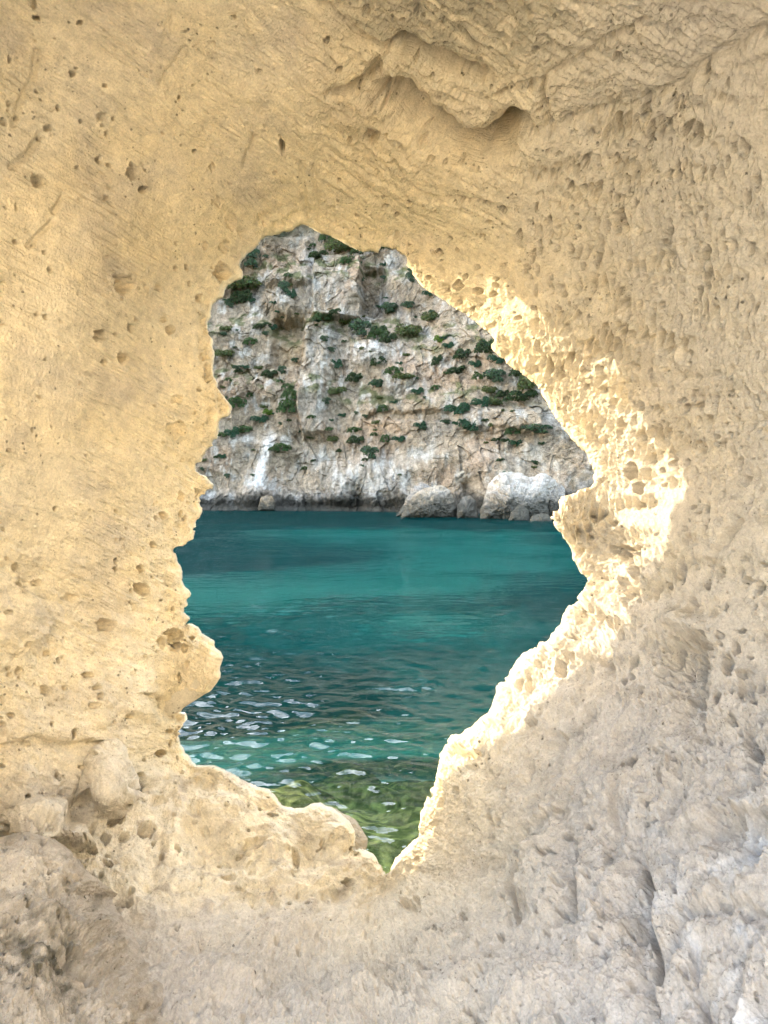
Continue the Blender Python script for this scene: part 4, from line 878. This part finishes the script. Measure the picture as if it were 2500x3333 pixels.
# ------------------------------------------------------------------ shrubs on the cliff: x, y, rx, ry (photo pixels)
SHRUBS = """821 864 46 38;794 938 60 30;784 984 34 28;932 947 18 22;950 966 14 18;1070 777 25 18;1121 814 52 27;1038 837 28 14;1126 855 16 14;1199 823 44 22;1259 811 30 18
1054 1040 28 16;1089 1021 18 11;1135 1049 27 22;1181 1086 40 30;1232 1090 27 22;1264 1113 27 22;1273 1012 32 18;738 1074 19 11;854 1067 26 11;890 1072 14 11;817 1118 20 14;734 1159 28 16;777 1201 18 9
881 1226 25 16;925 1212 18 16;844 1201 14 8;1061 1109 18 11;1232 1187 23 23;1093 1192 18 18;1158 1242 28 22;1232 1256 23 12;773 1321 28 22;946 1293 23 22;941 1335 29 28;881 1348 18 12;851 1371 26 16
937 1263 16 11;757 1418 21 20;798 1404 23 14;918 1464 25 16;1245 1339 16 13;1084 1434 16 13;1160 1441 26 18;1213 1487 31 24;1255 1436 16 16;1102 1279 28 16;1066 1312 18 13;1153 1404 18 11;724 1489 14 9
1340 914 16 18;1398 962 18 13;1335 1001 23 13;1277 1015 20 14;1407 1039 30 20;1330 1087 38 25;1234 1097 28 18;1434 1112 17 14;1460 1131 17 13;1509 1167 29 24;1581 1145 32 30;1619 1179 25 20;1424 1184 17 20
1489 1213 32 15;1284 1215 27 15;1320 1232 34 13;1234 1256 23 16;1619 1237 37 25;1687 1222 30 20;1721 1261 43 34;1697 1304 52 24;1593 1275 22 15;1571 1319 26 20;1489 1343 36 22;1537 1396 32 24;1672 1410 24 17
1759 1406 50 17;1455 1377 17 8;1248 1336 17 14;1301 1435 19 13;1369 1391 17 14;1610 1314 25 15;1682 1449 20 15;1359 1280 18 13;1547 1193 18 14;1557 1232 17 13;1417 1266 14 10;1640 1290 26 16"""
SHRUBS = [tuple(float(v) for v in p.split()) for ln in SHRUBS.split('\n') for p in ln.split(';')]
BRIGHT = {(1434, 1112): 'bright yellow-green shrub glowing beside a dark one above the white band', (881, 1348): 'pale olive shrub just above the dark bush left of the grey buttress', (1721, 1261): 'broad olive-green bush touching the arch on the right slope'}
NAMED = {(821, 864): 'big grey-green bush filling the upper left corner of the opening', (794, 938): 'wide dark bush on the left shoulder below the corner bush', (1121, 814): 'wide dark green bush below the crown of the arch', (1199, 823): 'dark shrub tucked under the hanging lip of the arch',
 (1135, 1049): 'brownish shrub right below the squared rock pillar', (1181, 1086): 'large dark bush sloping down to the white fluted band', (1330, 1087): 'dark twin-crowned bush above the white fluted band', (1232, 1187): 'lone feathery blue-green shrub standing before the white fluted band', (1509, 1167): 'round dark green bush on bare stones right of centre slope',
 (1489, 1343): 'dense wide bush above the round green one on the right slope', (1537, 1396): 'round bright-edged green bush on pale rock above the boulders', (1759, 1406): 'long low hedge-like shrub on the ledge above the dark brown rock', (941, 1335): 'dark bush pressed against the left edge of the grey buttress', (918, 1464): 'green shrub right of the long white streak',
 (1213, 1487): 'roundest dark bush low on the white dripping rock', (773, 1321): 'round bush close to the nose of the left rock edge', (1581, 1145): 'tall dark bush touching the hooked tip of the arch lip'}
def leaf_mesh(name, mat, seed, n, lumps, tone):
    g = np.random.default_rng(seed)
    c = np.c_[g.uniform(-.62, .62, lumps), g.uniform(-.45, .45, lumps), g.uniform(-.1, .5, lumps)]
    r = g.uniform(.26, .48, lumps)
    k = g.integers(0, lumps, n)
    d = g.normal(size=(n, 3)); d /= np.linalg.norm(d, axis=1, keepdims=True); d[:, 2] = np.abs(d[:, 2]) * 1.1 - .25
    p = c[k] + d * (r[k] * g.uniform(.55, 1.08, n) ** .5)[:, None]
    s = g.uniform(.045, .095, n)[:, None]
    u = g.normal(size=(n, 3)); u /= np.linalg.norm(u, axis=1, keepdims=True)
    v = np.cross(u, g.normal(size=(n, 3))); v /= np.linalg.norm(v, axis=1, keepdims=True)
    V = np.stack([p - u * s, p + v * s * .6, p + u * s, p - v * s * .6], 1).reshape(-1, 3)
    col = np.array(tone) * g.uniform(.6, 1.5, (n, 1)) * (1 + .15 * g.normal(size=(n, 3)))
    me = link(name, V, np.arange(4 * n).reshape(-1, 4), mat, False, np.repeat(np.clip(col, .004, 1), 4, 0))
    return me
def leaf_mat():
    m, nt, out = newmat('shrub_leaf'); L = nt.links.new
    at = N(nt, 'ShaderNodeAttribute', _attribute_name='Col')
    bs = N(nt, 'ShaderNodeBsdfPrincipled', Roughness=.75); bs.inputs['Specular IOR Level'].default_value = .2
    L(at.outputs['Color'], bs.inputs['Base Color'])
    tl = N(nt, 'ShaderNodeBsdfTranslucent'); L(at.outputs['Color'], tl.inputs['Color'])
    mx = N(nt, 'ShaderNodeMixShader', Fac=.25); L(bs.outputs[0], mx.inputs[1]); L(tl.outputs[0], mx.inputs[2])
    L(mx.outputs[0], out.inputs['Surface'])
    return m
def zone(x, y, r):
    if y < 1010: a = 'high on the cliff under the crown of the arch' if 1000 < x < 1300 else ('on the upper left shoulder of the cliff' if x <= 1000 else 'on the grey slabs at upper right')
    elif x < 960: a = 'left of the grey buttress, ' + ('high up' if y < 1230 else ('half way up' if y < 1400 else 'near the cliff foot'))
    elif x < 1270: a = 'in mid cliff ' + ('just below the squared pillar' if y < 1130 else ('below the white fluted band' if y < 1345 else 'on white dripping rock'))
    elif x < 1480: a = 'right of centre, ' + ('above the white band' if y < 1150 else ('beside the cream faces' if y < 1340 else 'over the orange band'))
    else: a = 'on the right slope, ' + ('high up' if y < 1200 else ('half way up' if y < 1330 else 'above the boulders'))
    s = 'small' if r < 15 else ('medium-sized' if r < 25 else 'large')
    return s + ' dark shrub ' + a
def build_shrubs(cl):
    _, V, sx, sy = cl
    mat = leaf_mat()
    protos = [leaf_mesh('shrub', mat, 900 + i, 1500, 7 + i % 4, t) for i, t in enumerate([(.075,.125,.050),(.046,.100,.056),(.105,.130,.052),(.060,.092,.045),(.072,.115,.070)])]
    light = leaf_mesh('shrub', mat, 950, 1500, 8, (.12, .20, .035))
    used = set(); g = np.random.default_rng(77)
    items = [(x, y, rx, ry, 1) for x, y, rx, ry in SHRUBS]
    # small tufts scattered between the larger shrubs
    pick = 0
    while pick < 130:
        x = g.uniform(640, 1800); y = g.uniform(790, 1560)
        if x > 1350 and y < 900 + (x - 1350) * .95: continue
        if x < 1000 and 1050 < y < 1150 and x > 890: continue
        if 1030 < x < 1176 and 860 < y < 1020: continue
        rr = g.uniform(5, 11); items.append((x, y, rr * 1.3, rr * .8, 0)); pick += 1
    for x, y, rx, ry, big in items:
        key = (int(x), int(y))
        i = int(np.argmin((sx - x) ** 2 + (sy - y - ry * .35) ** 2)); p = V[i]
        d = p[1]; R = rx / FS * d; H = ry / FS * d
        src = light if key in BRIGHT and key != (1721, 1261) else protos[g.integers(0, 5)]
        if src.name in used or id(src) in used:
            o = src.copy(); COL.objects.link(o)
        else: o = src; used.add(id(src))
        o.location = (p[0], p[1] - .35 * R, p[2] + .25 * H); o.scale = (R * 1.35, R * .9, H * 1.95)
        o.rotation_euler = (0, g.uniform(-.15, .15), g.uniform(-.5, .5))
        if key in BRIGHT and big: tag(o, BRIGHT[key], 'shrub', 'shrubs on the cliff')
        elif key in NAMED and big: tag(o, NAMED[key], 'shrub', 'shrubs on the cliff')
        else:
            lb = zone(x, y, rx) if big else zone(x, y, rx).replace('small dark shrub', 'tiny scrub tuft')
            tag(o, lb, 'shrub', lb)
    for s_ in protos + [light]:
        if id(s_) not in used: bpy.data.objects.remove(s_)

# ------------------------------------------------------------------ assemble
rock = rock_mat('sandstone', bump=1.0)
arch = build_arch(rock); print('arch', time.time() - T0)
KNOB = [(10,2790),(25,2720),(45,2655),(70,2625),(105,2606),(150,2598),(195,2608),(235,2632),(275,2680),(310,2740),(335,2810),(300,2880),(180,2900),(60,2880)]
FINGER = [(225,2650),(240,2590),(258,2540),(268,2500),(283,2465),(305,2435),(340,2410),(372,2402),(405,2425),(425,2470),(440,2515),(470,2560),(500,2640),(470,2720),(360,2760),(250,2730)]
for nm_, ol, ce, dp, lab in (
   ('pitted_rock', KNOB, (170,2740), [(10,2790,1.50),(45,2655,1.54),(150,2598,1.60),(235,2632,1.62),(335,2810,1.58),(180,2900,1.50),(60,2880,1.48),(170,2740,1.47),(110,2680,1.505)], 'rounded pitted knob with a dark cavity, behind the grey hump at lower left'),
   ('rock_spur', FINGER, (365,2590), [(225,2650,1.66),(268,2500,1.73),(372,2402,1.80),(425,2470,1.82),(500,2640,1.83),(360,2760,1.70),(250,2730,1.64),(340,2540,1.69),(365,2620,1.68)], 'upright blunt rock spur leaning on the left wall above the pitted knob')):
    def mg(x, y, f=(2700 if nm_ == 'pitted_rock' else 2560)): return sm(f, f + 90, y)
    o = relief_rock(nm_, ol, ce, dp, rock, 700, 130, bulge=46, lipdepth=.06, thick=.2, detail=det_ledge, merge=mg, seed=31)
    tag(o, lab, 'rock')
MOUND = [(-160,2800),(-60,2740),(0,2724),(50,2714),(95,2713),(150,2722),(185,2735),(225,2768),(262,2805),(300,2850),(350,2890),(410,2925),(450,2970),(500,3040),(560,3120),(610,3220),(640,3330),(650,3520),(-160,3520)]
mound = relief_rock('rock_mound', MOUND, (180,3120), [(-160,2800,1.28),(0,2730,1.36),(100,2720,1.38),(225,2770,1.38),(350,2890,1.38),(450,2970,1.38),(560,3120,1.30),(640,3330,1.19),(650,3520,1.06),(180,3120,1.19),(0,3000,1.22),(0,3333,1.04),(300,3333,1.08),(-160,3520,.92),(300,3000,1.30),(420,3150,1.25)], rock, 1100, 230, bulge=60, lipdepth=.08, thick=.3, detail=det_mound, merge=lambda x, y: sm(240, 420, x) * sm(2820, 2930, y), seed=37)
tag(mound, 'grey stained rock hump with black weathering in the bottom left foreground', 'rock')
SHORE = [(1020,2760),(1030,2660),(1050,2626),(1070,2625),(1096,2633),(1118,2647),(1139,2658),(1157,2669),(1168,2685),(1186,2710),(1198,2732),(1196,2755),(1188,2778),(1170,2830),(1080,2850)]
shore = relief_rock('shore_rock', SHORE, (1110,2730), [(1030,2660,2.06),(1070,2625,2.08),(1139,2658,2.06),(1198,2732,2.04),(1170,2830,1.98),(1020,2760,1.99),(1110,2730,1.99)], rock, 700, 120, bulge=40, lipdepth=.10, thick=.5, detail=det_shore, seed=41)
tag(shore, 'small tan rock parted by a slanting crack from the ledge tip, at the water', 'rock')
print('rocks', time.time() - T0)
bedm = rock_mat('sea_floor', grain=4, unit=.12, speck=.3, pins=0.0)
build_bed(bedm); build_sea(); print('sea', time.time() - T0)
limestone = rock_mat('limestone', grain=1.0, unit=.035, speck=.38, bump=.8, pins=.6)
cl = build_cliff(limestone); build_boulders(limestone); build_shrubs(cl); print('cliff', time.time() - T0)
# unseen rocky shore behind the viewer, its bank added to bounce warm fill light
gx, gy = np.meshgrid(np.linspace(-30, 30, 160), np.linspace(-40, .55, 140))
gz = -1.0 + .25 * fbm(gx / 3, gy / 3, 4, 990) - .5 * sm(-.6, .55, gy) + 6.5 * sm(-1.9, -5.2, gy - .3 * (gx - 1.0)) * sm(-5, .5, gx)
gcol = np.repeat((SAND * 1.05)[None], gx.size, 0) * (1 + .15 * fbm(gx / 2, gy / 2, 3, 991).ravel())[:, None]
grd = link('ground', np.stack([gx, gy, gz], -1).reshape(-1, 3), gridfaces(*gx.shape, False), rock, True, gcol)
tag(grd, 'bare sandstone shore behind the arch', kind='structure')

# ------------------------------------------------------------------ sky, sun, camera
w = bpy.data.worlds.new('World'); sc.world = w; w.use_nodes = True
nt = w.node_tree; bg = nt.nodes['Background']
sky = nt.nodes.new('ShaderNodeTexSky'); sky.sky_type = 'NISHITA'; sky.sun_disc = False
sky.sun_elevation = SUN_EL; sky.sun_rotation = -SUN_AZ
sky.air_density = 1.2; sky.dust_density = 3.0; sky.ozone_density = .6
tcw = nt.nodes.new('ShaderNodeTexCoord'); mpw = nt.nodes.new('ShaderNodeMapping'); mpw.inputs['Scale'].default_value = (1.6, 1.6, 3.2)
nt.links.new(tcw.outputs['Generated'], mpw.inputs['Vector'])
cn = nt.nodes.new('ShaderNodeTexNoise'); cn.inputs['Scale'].default_value = 2.2; cn.inputs['Detail'].default_value = 6; cn.inputs['Roughness'].default_value = .6
nt.links.new(mpw.outputs[0], cn.inputs['Vector'])
cm = nt.nodes.new('ShaderNodeMapRange'); cm.inputs['From Min'].default_value = .34; cm.inputs['From Max'].default_value = .50; nt.links.new(cn.outputs['Fac'], cm.inputs['Value'])
spw = nt.nodes.new('ShaderNodeSeparateXYZ'); nt.links.new(tcw.outputs['Generated'], spw.inputs[0])
fy = nt.nodes.new('ShaderNodeMapRange'); fy.inputs['From Min'].default_value = .05; fy.inputs['From Max'].default_value = .45; fy.inputs['To Min'].default_value = .32; nt.links.new(spw.outputs['Y'], fy.inputs['Value'])
fz = nt.nodes.new('ShaderNodeMapRange'); fz.inputs['From Min'].default_value = .12; fz.inputs['From Max'].default_value = .40; nt.links.new(spw.outputs['Z'], fz.inputs['Value'])
ma = nt.nodes.new('ShaderNodeMath'); ma.operation = 'MULTIPLY'; nt.links.new(fy.outputs[0], ma.inputs[0]); nt.links.new(fz.outputs[0], ma.inputs[1])
mb_ = nt.nodes.new('ShaderNodeMath'); mb_.operation = 'MULTIPLY'; nt.links.new(ma.outputs[0], mb_.inputs[0]); nt.links.new(cm.outputs[0], mb_.inputs[1])
mxw = nt.nodes.new('ShaderNodeMix'); mxw.data_type = 'RGBA'; nt.links.new(mb_.outputs[0], mxw.inputs['Factor']); nt.links.new(sky.outputs[0], mxw.inputs[6]); mxw.inputs[7].default_value = (8.8, 9.4, 10.2, 1)  # bright unseen clouds added: reflections in front, fill light behind
nt.links.new(mxw.outputs[2], bg.inputs['Color']); bg.inputs['Strength'].default_value = .15
sd = bpy.data.lights.new('sun', 'SUN'); sd.energy = 2.0; sd.angle = math.radians(.55); sd.color = (1, .87, .62)
so = bpy.data.objects.new('sun', sd); COL.objects.link(so)
from mathutils import Vector
so.rotation_euler = Vector(S).to_track_quat('Z', 'Y').to_euler()
cd = bpy.data.cameras.new('camera'); co = bpy.data.objects.new('camera', cd); COL.objects.link(co)
co.rotation_euler = (math.pi / 2, 0, 0)
cd.sensor_fit = 'VERTICAL'; cd.sensor_height = 24; cd.lens = 24 * FS / 3333; cd.shift_y = -(1666.5 - HZ) / 3333
cd.clip_start = .05; cd.clip_end = 2000
sc.camera = co
vs = sc.view_settings; vs.view_transform = 'Standard'; vs.look = 'None'; vs.gamma = 1; vs.exposure = 2.4
sc.cycles.max_bounces = 10; sc.cycles.diffuse_bounces = 4; sc.cycles.glossy_bounces = 4; sc.cycles.transmission_bounces = 6; sc.cycles.transparent_max_bounces = 16
sc.cycles.caustics_refractive = False; sc.cycles.caustics_reflective = False
sc.cycles.sample_clamp_indirect = 6
sc.cycles.use_denoising = True; sc.cycles.use_adaptive_sampling = True; sc.cycles.adaptive_threshold = .05; sc.cycles.adaptive_min_samples = 24
print('done', time.time() - T0)
